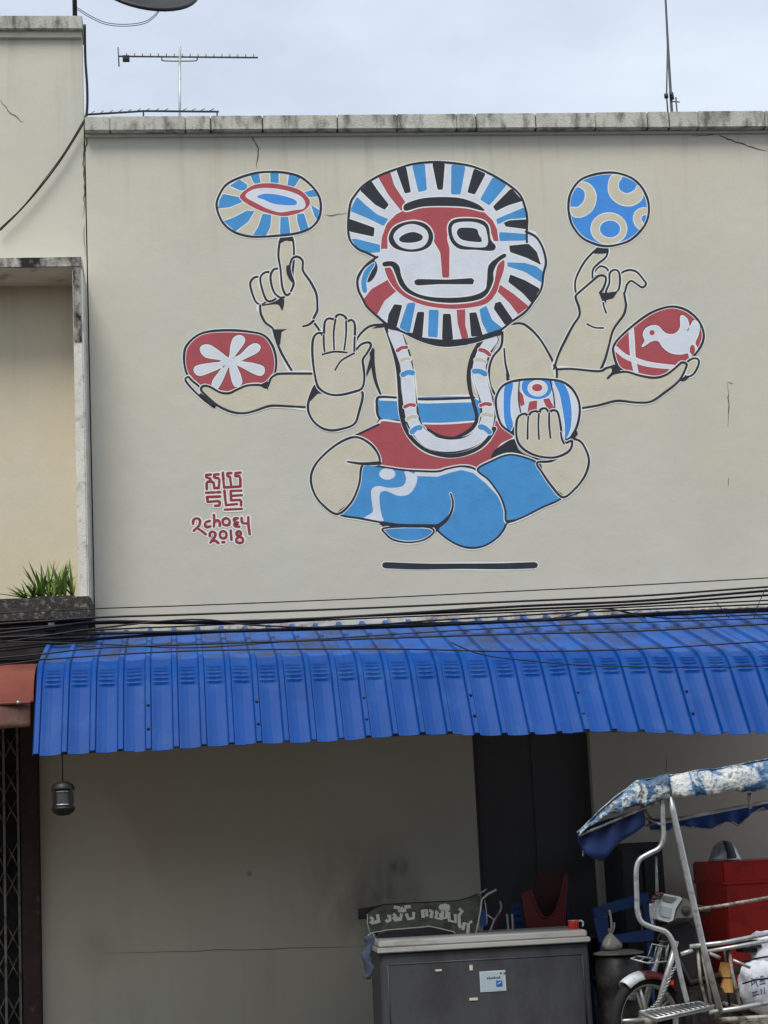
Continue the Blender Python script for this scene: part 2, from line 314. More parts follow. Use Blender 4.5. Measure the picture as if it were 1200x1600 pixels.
# ------------------------------------------------------------------ the mural, paint on the plaster
Z = dict(A=(520, 230, .3), B=(270, 250, .275), C=(270, 470, .28333), D=(760, 250, .291667), E=(760, 460, .291667), F=(470, 480, .275), G=(470, 640, .391667), H=(280, 720, .116667), P=(0, 0, 1))
def tr(z, pts): ox, oy, s = Z[z]; return [(ox+x*s, oy+y*s) for x, y in pts]
mural = bpy.data.objects.new('mural', None); C.objects.link(mural); mural.parent = shop; mural.location = (0, 0, 0)
mural['label'] = 'large wall painting of a masked figure with six arms balancing painted eggs'
LAYERS = []
class Paint:
    def __init__(s, name): s.name = name; s.v = []; s.f = []; s.m = []
    def add(s, vs2, fs, c):
        x0 = min(p[0] for p in vs2); x1 = max(p[0] for p in vs2); y0 = min(p[1] for p in vs2); y1 = max(p[1] for p in vs2)
        n = 1+max([l for (a, b, c_, d, l) in LAYERS if a < x1 and b > x0 and c_ < y1 and d > y0], default=0)      # each coat lies just over the coats it crosses
        LAYERS.append((x0, x1, y0, y1, n)); y = -.0015-n*2.2e-5; k = len(s.v)
        for (u, v) in vs2: p = at(u, v, 0); s.v.append((p.x, y, p.z))
        s.f += [tuple(k+i for i in f) for f in fs]; s.m += [PK.index(c)]*len(fs)
    def fill(s, z, pts, c, sm=True, halo=0):
        p = tr(z, pts)
        if sm: p = [tuple(q[:2]) for q in crom([(x, y, 0) for x, y in p], True, 5)]
        else:                                   # hand-painted corners: a touch rounded
            q = []; n = len(p)
            for i in range(n):
                a, b = Vector(p[i]), Vector(p[(i+1) % n]); q += [tuple(a.lerp(b, .07)), tuple(a.lerp(b, .93))]
            p = q
        if halo: s.line('P', p, 'O', halo, closed=True, sm=False)
        s.add(p, [tuple(t) for t in tessellate_polygon([[Vector((x, y, 0)) for x, y in p]])], c); return s
    def line(s, z, pts, c='K', w=3.8, closed=False, sm=True, taper=None):
        p = tr(z, pts)
        if sm: p = [tuple(q[:2]) for q in crom([(x, y, 0) for x, y in p], closed, 6)]
        p = [Vector(q) for q in p]
        q = [p[0]]
        for a in p[1:]:
            if (a-q[-1]).length > .6: q.append(a)
        p = q; n = len(p)
        if closed and (p[0]-p[-1]).length < .6: p.pop(); n -= 1
        vs, fs = [], []
        ph = random.uniform(0, 6)
        for i in range(n):
            if closed: a, b = p[i-1], p[(i+1) % n]
            else: a, b = p[max(i-1, 0)], p[min(i+1, n-1)]
            d = (b-a).normalized() if (b-a).length > 1e-6 else Vector((1, 0)); nn = Vector((-d.y, d.x)); h = w/2*(1+.08*math.sin(i*.31+ph))
            if not sm and (closed or 0 < i < n-1):
                e = (p[(i+1) % n]-p[i]).normalized(); h *= min(1.6, 1/max(.3, abs(nn.dot(Vector((-e.y, e.x))))))
            if taper: t = i/max(1, n-1); h *= taper[0]+(taper[1]-taper[0])*t
            vs += [tuple(p[i]+nn*h), tuple(p[i]-nn*h)]
        m = n if closed else n-1
        for i in range(m): j = (i+1) % n; fs.append((2*i, 2*i+1, 2*j+1, 2*j))
        if not closed:                          # round ends
            for e, sg in ((0, -1), (n-1, 1)):
                a = p[max(e-1, 0)]; b = p[min(e+1, n-1)]; d = (b-a).normalized()*sg; k = len(vs); h = w/2*((taper[0] if e == 0 else taper[1]) if taper else 1); nn = Vector((-d.y, d.x))
                vs += [tuple(p[e]+nn*h*math.cos(t)+d*h*math.sin(t)) for t in [math.pi*j/5 for j in range(6)]]; fs.append(tuple(range(k, k+6)))
        s.add(vs, fs, c); return s
    def ink(s, z, pts, w=3.9, closed=False, halo=5.9, sm=True, taper=None):
        s.line(z, pts, 'O', halo, closed, sm); s.line(z, pts, 'K', w, closed, sm, taper); return s
    def shape(s, z, pts, c, w=3.9, halo=5.9): s.line(z, pts, 'O', halo+.6, True); s.fill(z, pts, c); s.line(z, pts, 'O', halo, True); s.line(z, pts, 'K', w, True); return s
    def ell(s, z, cx, cy, rx, ry, c, halo=0): return s.fill(z, [(cx+rx*math.cos(a*math.pi/6), cy+ry*math.sin(a*math.pi/6)) for a in range(12)], c, True, halo)
    def done(s, label=None):
        o = mesh(s.name, s.v, s.f, [PAL[k] for k in PK], mural, mi=s.m)
        if label: o['label'] = label
        return o
# body
t = Paint('torso')
t.fill('F', [(480, 110), (400, 110), (345, 145), (312, 195), (330, 260), (400, 250), (412, 350), (430, 430), (455, 508), (985, 518), (1040, 400), (1050, 200), (600, 120)], 'S')
t.ink('F', [(485, 98), (400, 106), (350, 140), (315, 190), (308, 240)])
t.ink('F', [(404, 245), (410, 330), (425, 420), (455, 500)], taper=(2.2, .8))
t.done()
t = Paint('shoulder')
SH = [(85, 190), (120, 165), (180, 156), (230, 180), (285, 238), (330, 310), (362, 378), (378, 460), (130, 475), (45, 540), (20, 480), (15, 400), (35, 335), (80, 275)]
t.fill('E', SH, 'S'); t.ink('E', [(85, 195), (110, 168), (180, 155), (230, 180), (285, 238), (330, 310), (362, 378), (376, 460)]); t.ink('E', [(85, 190), (80, 275), (35, 335), (15, 400), (18, 480), (45, 535)])
t.ink('E', [(95, 290), (102, 370), (118, 440)], taper=(.7, 1.2)); t.fill('E', [(104, 420), (125, 455), (150, 470), (108, 476)], 'K', False)
t.done()
t = Paint('sash')
t.line('F', [(430, 525), (460, 508), (565, 514), (720, 520), (985, 515), (1000, 640), (820, 668), (570, 648), (460, 642), (432, 600)], 'O', 6.6, True)
t.fill('F', [(430, 535), (450, 512), (565, 515), (985, 516), (1000, 640), (820, 664), (660, 658), (560, 645), (465, 640), (432, 605)], 'B')
t.fill('F', [(440, 512), (700, 520), (990, 515), (985, 540), (700, 548), (560, 535), (445, 530)], 'O', False)
t.line('F', [(432, 560), (432, 525), (455, 510), (565, 515), (720, 524), (985, 514)], 'K', 3.8); t.line('F', [(432, 560), (438, 615), (470, 645), (570, 648), (680, 662), (820, 668), (1000, 645)], 'K', 4.2)
t.fill('F', [(440, 640), (475, 640), (560, 650), (470, 655), (430, 668)], 'K', False)
t.done('blue sash round the waist of the painted figure')
t = Paint('red_skirt')
RS = [(205, 110), (260, 85), (310, 60), (330, 46), (410, 55), (560, 60), (700, 50), (770, 40), (850, 100), (800, 135), (772, 170), (762, 205), (705, 238), (640, 228), (580, 238), (540, 248), (420, 242), (320, 222), (310, 180), (280, 145), (240, 120)]
t.line('G', RS, 'O', 5.8, True); t.fill('G', RS, 'R'); t.line('G', [(310, 60), (205, 110)], 'K', 3.8); t.fill('G', [(765, 172), (800, 142), (850, 118), (870, 160), (920, 188), (1000, 195), (985, 206), (945, 213), (900, 198), (840, 184), (766, 206)], 'K')
t.done()
t = Paint('left_leg')
KN = [(205, 111), (150, 135), (95, 178), (55, 225), (40, 275), (52, 330), (85, 378), (145, 417), (200, 372), (232, 300), (246, 222), (300, 217), (315, 205), (308, 178), (285, 145), (245, 117)]
LG = [(245, 220), (320, 228), (420, 242), (540, 247), (580, 237), (640, 226), (690, 235), (740, 275), (800, 350), (820, 420), (818, 460), (790, 505), (740, 540), (690, 552), (640, 545), (590, 520), (548, 485), (540, 463), (400, 462), (320, 450), (240, 435), (150, 416), (200, 370), (235, 295)]
FT = [(330, 474), (420, 467), (510, 470), (530, 490), (490, 520), (430, 530), (370, 520), (338, 495)]
t.line('G', KN, 'O', 6.6, True); t.line('G', LG, 'O', 6.6, True); t.line('G', FT, 'O', 6.6, True)
t.fill('G', [(318, 452), (545, 460), (552, 478), (530, 498), (505, 478), (350, 472), (332, 482)], 'K', False); t.shape('G', FT, 'B', 3, 5)
t.fill('G', LG, 'B'); t.fill('G', KN, 'S')
t.fill('G', [(415, 245), (460, 262), (462, 290), (445, 325), (420, 342), (385, 343), (340, 325), (316, 335), (315, 380), (322, 420), (325, 449), (250, 437), (285, 410), (285, 380), (280, 340), (285, 315), (310, 305), (350, 312), (390, 310), (412, 300), (420, 275)], 'W')
t.fill('G', [(452, 262), (455, 247), (540, 250), (580, 239), (640, 229), (690, 238), (740, 278), (800, 352), (803, 362), (740, 297), (690, 254), (640, 241), (590, 253), (545, 268), (470, 266)], 'W', False)
t.ell('G', 345, 257, 32, 23, 'W')
t.line('G', LG, 'K', 3.2, True); t.line('G', KN, 'O', 5.8, True); t.line('G', KN, 'K', 3.8, True)
t.line('G', [(320, 452), (400, 463), (540, 464)], 'K', 5.5); t.line('G', [(598, 335), (607, 370), (600, 410), (575, 445), (545, 465)], 'O', 5); t.line('G', [(598, 335), (607, 370), (600, 410), (575, 445), (545, 466)], 'K', 4, taper=(.6, 1.6))
t.line('G', [(185, 208), (245, 215), (312, 214)], 'O', 5.6); t.line('G', [(185, 208), (245, 216), (314, 214)], 'K', 4, taper=(.6, 1.6)); t.line('G', [(700, 240), (750, 280), (798, 345), (818, 420), (820, 455)], 'K', 4)
t.done()
t = Paint('right_leg')
RL = [(705, 240), (760, 206), (840, 180), (945, 212), (962, 252), (1000, 308), (1042, 350), (960, 392), (880, 432), (822, 448), (815, 400), (795, 345), (750, 282)]
RK = [(1090, 118), (1120, 132), (1145, 180), (1148, 220), (1130, 270), (1090, 320), (1045, 350), (1000, 305), (962, 250), (943, 212), (1000, 205), (1060, 170), (1080, 130)]
t.line('G', RL, 'O', 6.6, True); t.line('G', RK, 'O', 6.6, True); t.fill('G', RL, 'B'); t.fill('G', RK, 'S'); t.line('G', RL, 'K', 3, True); t.line('G', RK, 'O', 5.8, True); t.line('G', RK, 'K', 3.8, True)
t.fill('G', [(818, 442), (850, 438), (885, 432), (820, 458)], 'K', False)
t.done()
t = Paint('ground_bar'); BR = [(322, 612), (350, 609), (500, 616), (640, 613), (780, 615), (935, 610), (948, 622), (938, 632), (800, 634), (640, 637), (480, 640), (340, 636), (322, 626)]
BR = [(336, 621), (480, 626), (640, 625), (800, 625), (934, 621)]; t.line('G', BR, 'O', 12.6); t.line('G', BR, 'K', 9.4); t.done('black floating bar painted beneath the seated figure')
# necklace
t = Paint('necklace')
NK = [(530, 135), (565, 230), (597, 330), (610, 430), (618, 540), (635, 640), (690, 730), (760, 775), (860, 787), (960, 765), (1032, 710), (1064, 620), (1055, 530), (1025, 430), (1013, 350), (1035, 260), (1085, 185)]
LS = [(484, 112), (522, 222), (550, 340), (561, 480), (571, 612), (612, 722), (695, 803), (800, 840), (900, 840), (1000, 805), (1062, 752), (1100, 690)]
RS_ = [(1030, 182), (978, 270), (955, 370), (960, 460), (980, 540), (1000, 630), (972, 688), (900, 733), (850, 744), (780, 730), (722, 694)]
t.line('F', LS, 'O', 9); t.line('F', NK, 'O', 25); t.line('F', LS, 'K', 6.4); t.line('F', NK, 'K', 22.6); t.line('F', RS_, 'K', 6.6, taper=(1.1, .6)); t.line('F', NK, 'O', 19.4); t.line('F', NK, 'W', 17.4)
for (a, b, w_, c) in [((540, 250), (610, 225), 5.5, 'R'), ((562, 305), (628, 292), 5.5, 'S'), ((572, 385), (644, 372), 8.5, 'B'), ((582, 568), (654, 556), 5.5, 'R'), ((598, 640), (662, 620), 6, 'S'), ((625, 712), (685, 680), 8.5, 'B'),
                     ((1008, 238), (1082, 275), 6, 'R'), ((985, 298), (1055, 312), 5.5, 'S'), ((975, 362), (1056, 382), 8.5, 'B'), ((1012, 560), (1086, 552), 5.5, 'R'), ((1026, 612), (1092, 618), 6, 'S'), ((1012, 675), (1080, 715), 8.5, 'B')]:
    mx_, my_ = (a[0]+b[0])/2, (a[1]+b[1])/2; a = (mx_+(a[0]-mx_)*.74, my_+(a[1]-my_)*.74); b = (mx_+(b[0]-mx_)*.74, my_+(b[1]-my_)*.74)
    m_ = (mx_, my_-7); t.line('F', [a, m_, b], 'O', w_+2.6); t.line('F', [a, m_, b], c, w_)
t.done('pale banded ring necklace painted on the chest')
# left arms
t = Paint('pointing_arm')
PA = tr('B', [(680, 560), (710, 550), (738, 575), (740, 630), (780, 690), (815, 760)])+tr('C', [(797, 30), (795, 60), (775, 108), (800, 150), (840, 210), (800, 405), (665, 402), (600, 290), (565, 200), (550, 152), (510, 120), (485, 70), (482, 25)])+tr('B', [(630, 790), (662, 745), (685, 700), (667, 640), (665, 600)])
t.line('P', PA, 'O', 6.6, True)
FG = [(612, 450), (640, 428), (675, 440), (686, 480), (688, 560), (680, 650), (686, 700), (670, 750), (645, 768), (622, 720), (612, 620), (600, 540)]
t.line('B', FG, 'O', 6.6, True)
for f in ([(440, 710), (458, 672), (490, 668), (500, 720), (530, 795), (505, 822), (468, 800)], [(497, 685), (515, 645), (550, 640), (555, 690), (590, 770), (565, 800), (528, 790)], [(555, 665), (575, 622), (610, 625), (620, 680), (645, 760), (612, 782), (572, 745)]):
    t.shape('B', f, 'S', 3.6, 6)
t.fill('P', PA, 'S'); t.fill('C', [(468, 12), (510, 18), (560, 5), (605, -20), (615, 10), (603, 55), (580, 22), (520, 25), (485, 30)], 'K')
t.shape('B', FG, 'S', 3.6, 6); t.fill('B', [(618, 432), (675, 430), (684, 462), (640, 460), (604, 476)], 'K')
t.ink('P', tr('B', [(672, 745), (686, 700), (667, 640), (665, 600), (680, 560), (710, 550), (738, 575), (740, 630), (780, 690), (815, 760)])+tr('C', [(797, 30), (795, 60), (775, 108), (800, 150), (830, 195)]))
t.fill('B', [(645, 605), (664, 600), (668, 640), (686, 695), (670, 690), (648, 650)], 'K')
t.ink('C', [(482, 25), (485, 70), (510, 120), (550, 152), (565, 200), (600, 290), (665, 400)]); t.fill('C', [(550, 158), (632, 156), (600, 172), (592, 245), (572, 225)], 'K', False); t.ink('C', [(720, 141), (750, 132), (777, 110)])
t.done()
t = Paint('red_flower_egg')
EG = [(62, 310), (75, 250), (130, 195), (200, 170), (320, 163), (430, 172), (500, 190), (545, 240), (568, 310), (565, 390), (530, 440), (490, 465), (410, 472), (350, 497), (310, 510), (260, 507), (200, 490), (150, 475), (95, 430), (70, 380)]
FL = [(262, 322), (185, 308), (155, 275), (165, 250), (205, 250), (260, 285), (305, 318), (318, 300), (325, 240), (340, 205), (370, 195), (392, 210), (385, 240), (340, 300), (335, 318), (375, 300), (420, 255), (455, 240), (478, 255), (460, 285), (380, 325), (385, 340), (440, 348), (495, 365), (500, 395), (480, 408), (440, 395), (375, 360), (347, 355), (370, 410), (378, 450), (355, 470), (335, 455), (320, 400), (315, 362), (300, 370), (270, 440), (245, 480), (222, 470), (225, 440), (265, 385), (285, 358), (220, 385), (150, 410), (122, 390), (130, 365), (190, 350), (265, 340)]
t.shape('C', EG, 'R'); t.line('C', FL, 'K', 5, True); t.line('C', FL, 'O', 3.4, True); t.fill('C', FL, 'W'); t.done('red painted egg with a seven-petalled white flower')
t = Paint('egg_holding_arm')
AR = [(560, 412), (600, 402), (780, 402), (800, 470), (755, 588), (650, 583), (540, 580), (460, 605), (400, 620), (330, 615), (250, 580), (180, 520), (155, 492), (170, 470), (205, 475), (260, 505), (310, 510), (350, 492), (410, 468), (480, 465), (518, 480), (540, 430)]
BF = [(70, 440), (85, 420), (105, 440), (150, 480), (160, 525), (210, 570), (240, 584), (190, 562), (120, 500)]
t.shape('C', BF, 'S', 3.4, 6); t.line('C', AR, 'O', 6.6, True); t.fill('C', AR, 'S'); t.fill('C', [(152, 505), (200, 545), (255, 588), (205, 575), (160, 530)], 'K', False)
t.line('C', [(740, 588), (650, 583), (540, 580), (460, 605), (400, 620), (330, 615), (250, 580), (180, 520), (155, 490), (170, 470), (205, 475), (260, 505), (310, 510), (350, 492), (410, 468), (480, 465), (518, 478), (540, 430), (565, 410), (600, 402), (780, 402)], 'K', 3.8); t.fill('C', [(485, 460), (530, 445), (522, 468), (527, 495), (510, 478)], 'K', False); t.done()
t = Paint('raised_palm')
FB = [(790, 465), (760, 520), (745, 590), (765, 650), (810, 695), (870, 715), (940, 705), (1000, 680), (1025, 620), (1042, 500), (920, 522), (830, 500)]
HD = [(795, 460), (780, 390), (770, 300), (772, 220), (790, 185), (815, 178), (832, 192), (838, 120), (860, 98), (893, 103), (903, 83), (925, 76), (952, 90), (960, 115), (985, 106), (1003, 130), (1004, 200), (1003, 272), (1040, 240), (1080, 230), (1092, 250), (1070, 290), (1048, 325), (1052, 370), (1056, 430), (1043, 482), (1000, 502), (920, 520), (860, 515), (815, 490)]
t.fill('C', [(1056, 440), (1080, 345), (1100, 270), (1104, 345), (1078, 400)], 'K', False); t.shape('C', FB, 'S'); t.fill('C', [(788, 462), (830, 500), (885, 518), (800, 512), (752, 562), (762, 510)], 'K', False); t.shape('C', HD, 'S')
for l in ([(832, 190), (833, 240), (838, 288)], [(897, 102), (887, 180), (890, 278)], [(956, 112), (955, 190), (944, 280)], [(1003, 200), (1000, 290)], [(825, 296), (890, 281), (960, 286)], [(1000, 290), (930, 330), (895, 382)]): t.line('C', l, 'O', 5); t.line('C', l, 'K', 3.2)
t.done()
# right arms
t = Paint('ball_arm')
PB = tr('D', [(482, 722), (560, 655), (600, 622), (632, 622), (640, 645), (625, 690), (607, 712), (640, 745), (700, 705), (738, 715), (748, 775)])+tr('E', [(748, 60), (735, 110), (680, 190), (655, 280), (635, 350), (610, 408), (480, 408), (362, 400), (385, 325), (420, 250), (462, 170), (497, 115), (495, 70), (478, 20)])
t.line('P', PB, 'O', 6.6, True)
t.shape('D', [(718, 640), (725, 605), (765, 590), (805, 600), (840, 640), (855, 665), (835, 683), (805, 665), (775, 648), (752, 670), (738, 714), (712, 695)], 'S', 3.4, 6)
t.shape('D', [(568, 620), (600, 574), (635, 575), (658, 605), (658, 655), (645, 700), (610, 712), (628, 660), (632, 625), (600, 622)], 'S', 3.4, 6)
t.shape('D', [(660, 610), (680, 590), (705, 595), (715, 630), (712, 680), (700, 705), (670, 718), (640, 710), (658, 660)], 'S', 3.4, 6)
FD = [(590, 478), (630, 460), (650, 480), (640, 520), (600, 555), (570, 590), (565, 655), (520, 695), (484, 718), (475, 660), (490, 610), (530, 540)]
t.shape('D', FD, 'S', 3.4, 6); t.fill('D', [(566, 499), (600, 466), (640, 462), (650, 490), (636, 502)], 'K')
t.fill('P', PB, 'S'); t.line('P', PB[:7], 'O', 5.6); t.line('P', PB[:7], 'K', 3.8)
t.fill('D', [(602, 712), (640, 712), (705, 702), (680, 742), (642, 752), (636, 790), (618, 750)], 'K', False)
t.line('P', PB[9:17], 'K', 3.8); t.line('P', PB[18:]+PB[:1], 'K', 3.8)
for l in ([(625, 45), (632, 75), (642, 100)], [(540, 160), (580, 178), (626, 180)]): t.line('E', l, 'O', 5.6); t.line('E', l, 'K', 3)
t.done()
t = Paint('ringed_ball')
BL = [(440, 230), (455, 170), (500, 110), (570, 80), (650, 68), (720, 75), (790, 105), (840, 160), (868, 230), (865, 310), (830, 375), (770, 430), (700, 455), (640, 462), (580, 450), (510, 415), (460, 350), (443, 290)]
t.shape('D', BL, 'V')
t.fill('D', [(505, 120), (555, 135), (585, 190), (570, 260), (520, 300), (467, 300), (452, 258), (490, 255), (525, 220), (530, 170), (500, 142), (484, 145)], 'S', True, 3)
t.fill('D', [(672, 86), (722, 88), (706, 120), (710, 160), (750, 183), (795, 165), (812, 140), (836, 175), (825, 215), (775, 243), (715, 235), (667, 195), (654, 145)], 'S', True, 3)
t.ell('D', 656, 368, 94, 82, 'S', 3); t.ell('D', 662, 370, 54, 45, 'V', 3)
t.fill('D', [(856, 260), (825, 262), (797, 285), (790, 325), (807, 358), (828, 368), (838, 345), (825, 320), (835, 295), (858, 288)], 'S', True, 3)
t.line('D', BL, 'K', 3.4, True); t.done('bright blue painted ball with four pale rings')
t = Paint('bird_egg')
BE = [(680, 310), (685, 270), (720, 225), (800, 155), (880, 100), (960, 70), (1020, 68), (1080, 90), (1135, 140), (1162, 200), (1160, 250), (1135, 300), (1090, 350), (1070, 372), (1045, 367), (1000, 400), (950, 437), (890, 447), (820, 432), (740, 412), (700, 380)]
BD = [(835, 280), (852, 250), (842, 215), (855, 185), (890, 170), (920, 175), (945, 200), (970, 215), (1010, 214), (1040, 180), (1042, 118), (1070, 130), (1082, 170), (1074, 202), (1095, 170), (1115, 142), (1138, 165), (1135, 210), (1115, 260), (1128, 300), (1095, 345), (1080, 312), (1040, 318), (990, 312), (950, 285), (920, 245), (880, 250)]
t.shape('E', BE, 'R'); t.line('E', [(775, 178), (780, 260), (785, 330), (800, 412)], 'O', 8.5); t.line('E', [(775, 178), (780, 260), (785, 330), (800, 412)], 'W', 5.5); t.line('E', [(692, 290), (740, 330), (790, 350), (870, 375), (1000, 390)], 'O', 8); t.line('E', [(692, 290), (740, 330), (790, 350), (870, 375), (1000, 390)], 'W', 5.2)
t.line('E', BD, 'K', 4.6, True); t.line('E', BD, 'O', 3, True); t.fill('E', BD, 'W'); t.ell('E', 887, 205, 14, 14, 'R', 1.5); t.ell('E', 1103, 297, 14, 27, 'R', 1.5); t.line('E', BE, 'K', 3.4, True); t.done('red painted egg with a white bird and crossing white stripes')
t = Paint('bird_egg_arm')
RA = [(376, 402), (460, 400), (600, 412), (640, 396), (668, 390), (662, 420), (680, 425), (750, 415), (820, 435), (900, 447), (960, 432), (1010, 396), (1045, 366), (1070, 372), (1068, 396), (1030, 465), (950, 530), (880, 575), (800, 580), (700, 571), (600, 595), (490, 612), (440, 540), (400, 500)]
t.shape('E', [(1070, 372), (1100, 346), (1130, 346), (1138, 370), (1115, 420), (1085, 440), (1060, 430)], 'S', 3.4, 6); t.line('E', RA, 'O', 6.6, True); t.fill('E', [(1030, 466), (1062, 438), (1092, 442), (1060, 464)], 'K', False); t.fill('E', RA, 'S')
t.line('E', [(376, 402), (460, 400), (600, 412), (640, 396), (670, 388)], 'K', 3.8); t.line('E', [(650, 450), (680, 425), (750, 415), (820, 435), (900, 447), (960, 432), (1010, 396), (1045, 366), (1070, 372), (1068, 396), (1030, 465), (950, 530), (880, 575), (800, 580), (700, 571), (600, 595), (500, 612)], 'K', 3.8)
t.fill('E', [(665, 382), (690, 375), (718, 408), (685, 424), (650, 452), (672, 412)], 'K', False); t.line('E', [(362, 380), (376, 402), (377, 462)], 'K', 3.6); t.done()
t = Paint('striped_egg')
SE = [(50, 590), (60, 530), (95, 485), (160, 462), (250, 454), (330, 456), (400, 467), (455, 502), (490, 560), (500, 620), (490, 690), (465, 745), (420, 782), (250, 805), (130, 738), (75, 690)]
t.shape('E', SE, 'W'); t.fill('E', [(100, 490), (142, 474), (130, 560), (130, 640), (142, 700), (122, 732), (97, 680), (92, 580)], 'V', True, 3); t.fill('E', [(362, 464), (410, 476), (440, 530), (456, 620), (450, 720), (422, 775), (420, 700), (405, 600), (390, 530)], 'V', True, 3)
t.fill('E', [(176, 515), (196, 540), (205, 590), (184, 602), (173, 560)], 'R', False, 2); t.fill('E', [(228, 575), (272, 568), (270, 632), (218, 645)], 'R', False, 2); t.fill('E', [(303, 562), (336, 556), (368, 618), (330, 630)], 'R', False, 2)
t.fill('E', [(200, 462), (250, 456), (342, 458), (352, 500), (330, 545), (272, 562), (215, 545), (190, 505)], 'V', True, 3); t.ell('E', 274, 503, 50, 40, 'W', 2.5); t.ell('E', 272, 500, 28, 20, 'R', 2.5)
t.line('E', [(176, 464), (172, 560), (186, 645)], 'K', 2); t.line('E', [(340, 460), (360, 540), (366, 615)], 'K', 2); t.line('E', SE, 'K', 3.4, True); t.done('white painted egg with blue side stripes and a red eye')
t = Paint('cupping_hand')
t.fill('E', [(155, 660), (178, 644), (162, 700), (165, 760), (130, 742), (150, 700)], 'K', False); t.fill('E', [(402, 772), (440, 772), (482, 728), (490, 745), (462, 792), (420, 800)], 'K', False)
CH = [(160, 700), (172, 655), (205, 640), (224, 652), (240, 632), (268, 626), (282, 640), (292, 616), (318, 612), (336, 634), (352, 622), (380, 630), (395, 690), (406, 770), (425, 795), (458, 785), (450, 830), (410, 860), (350, 875), (270, 865), (200, 830), (165, 780)]
t.shape('E', CH, 'S')
for l in ([(224, 655), (221, 700), (220, 775)], [(281, 640), (278, 700), (281, 775)], [(336, 636), (336, 700), (343, 770)], [(398, 740), (404, 775), (416, 800)]): t.line('E', l, 'O', 5); t.line('E', l, 'K', 3.2)
t.done()
t = Paint('rayed_egg')
E1 = [(250, 270), (260, 210), (300, 145), (370, 105), (470, 75), (560, 68), (650, 75), (730, 100), (800, 160), (835, 220), (840, 290), (820, 350), (770, 395), (690, 420), (600, 430), (500, 437), (420, 432), (340, 405), (280, 350)]
t.shape('B', E1, 'S')
for q in ([(440, 86), (490, 78), (500, 128), (470, 138), (456, 125)], [(553, 72), (602, 72), (602, 132), (555, 130)], [(660, 84), (725, 102), (690, 155), (650, 147)], [(740, 185), (800, 168), (825, 208), (770, 212)], [(785, 255), (833, 285), (822, 343), (805, 320)], [(705, 308), (745, 303), (772, 388), (725, 405), (708, 350)], [(612, 320), (655, 318), (668, 418), (608, 422)], [(510, 305), (560, 312), (555, 380), (530, 430), (455, 428), (485, 380)], [(420, 288), (465, 290), (430, 350), (355, 408), (287, 348), (350, 325)], [(285, 192), (378, 212), (395, 240), (320, 270), (257, 276), (264, 230)], [(380, 110), (424, 142), (420, 172), (385, 175), (322, 146)]):
    t.fill('B', q, 'B', False, 2.6)
t.fill('B', [(380, 210), (420, 165), (470, 140), (550, 132), (640, 145), (720, 170), (770, 215), (778, 250), (750, 285), (690, 310), (630, 320), (560, 308), (490, 285), (430, 255)], 'R', True, 2.2); t.fill('B', [(415, 205), (460, 170), (540, 162), (640, 175), (720, 205), (750, 245), (740, 275), (680, 285), (610, 295), (540, 275), (470, 240)], 'W', True, 1.5); t.fill('B', [(478, 210), (520, 192), (600, 198), (680, 220), (705, 240), (690, 258), (610, 255), (560, 245), (515, 225)], 'V', True, 2)
t.line('B', E1, 'K', 3.8, True); t.done('oval painted egg with blue rays round a red-rimmed blue eye')
# head
t = Paint('mask')
BEARD = [(1005, 440), (1060, 470), (1095, 530), (1110, 600), (1097, 660), (1085, 740), (1040, 810), (1000, 860), (930, 910), (860, 962), (780, 1000), (700, 1022), (600, 1035), (520, 1025), (440, 998), (370, 965), (290, 930), (230, 880), (178, 832), (155, 790), (132, 740), (130, 680), (160, 630), (212, 590), (300, 480), (650, 420)]
HOOD = [(225, 575), (180, 552), (130, 530), (88, 480), (80, 400), (90, 300), (112, 255), (160, 200), (240, 150), (330, 115), (420, 88), (540, 78), (660, 88), (740, 105), (830, 145), (920, 200), (975, 250), (1000, 310), (1012, 370), (1010, 440), (1010, 495), (900, 520), (600, 560), (300, 580)]
t.line('A', BEARD, 'O', 6.6, True); t.line('A', HOOD, 'O', 6.6, True); t.fill('A', BEARD, 'W'); t.line('A', BEARD[:24], 'K', 3.8); t.fill('A', HOOD, 'W')
t.line('A', HOOD[:21], 'K', 3.8)
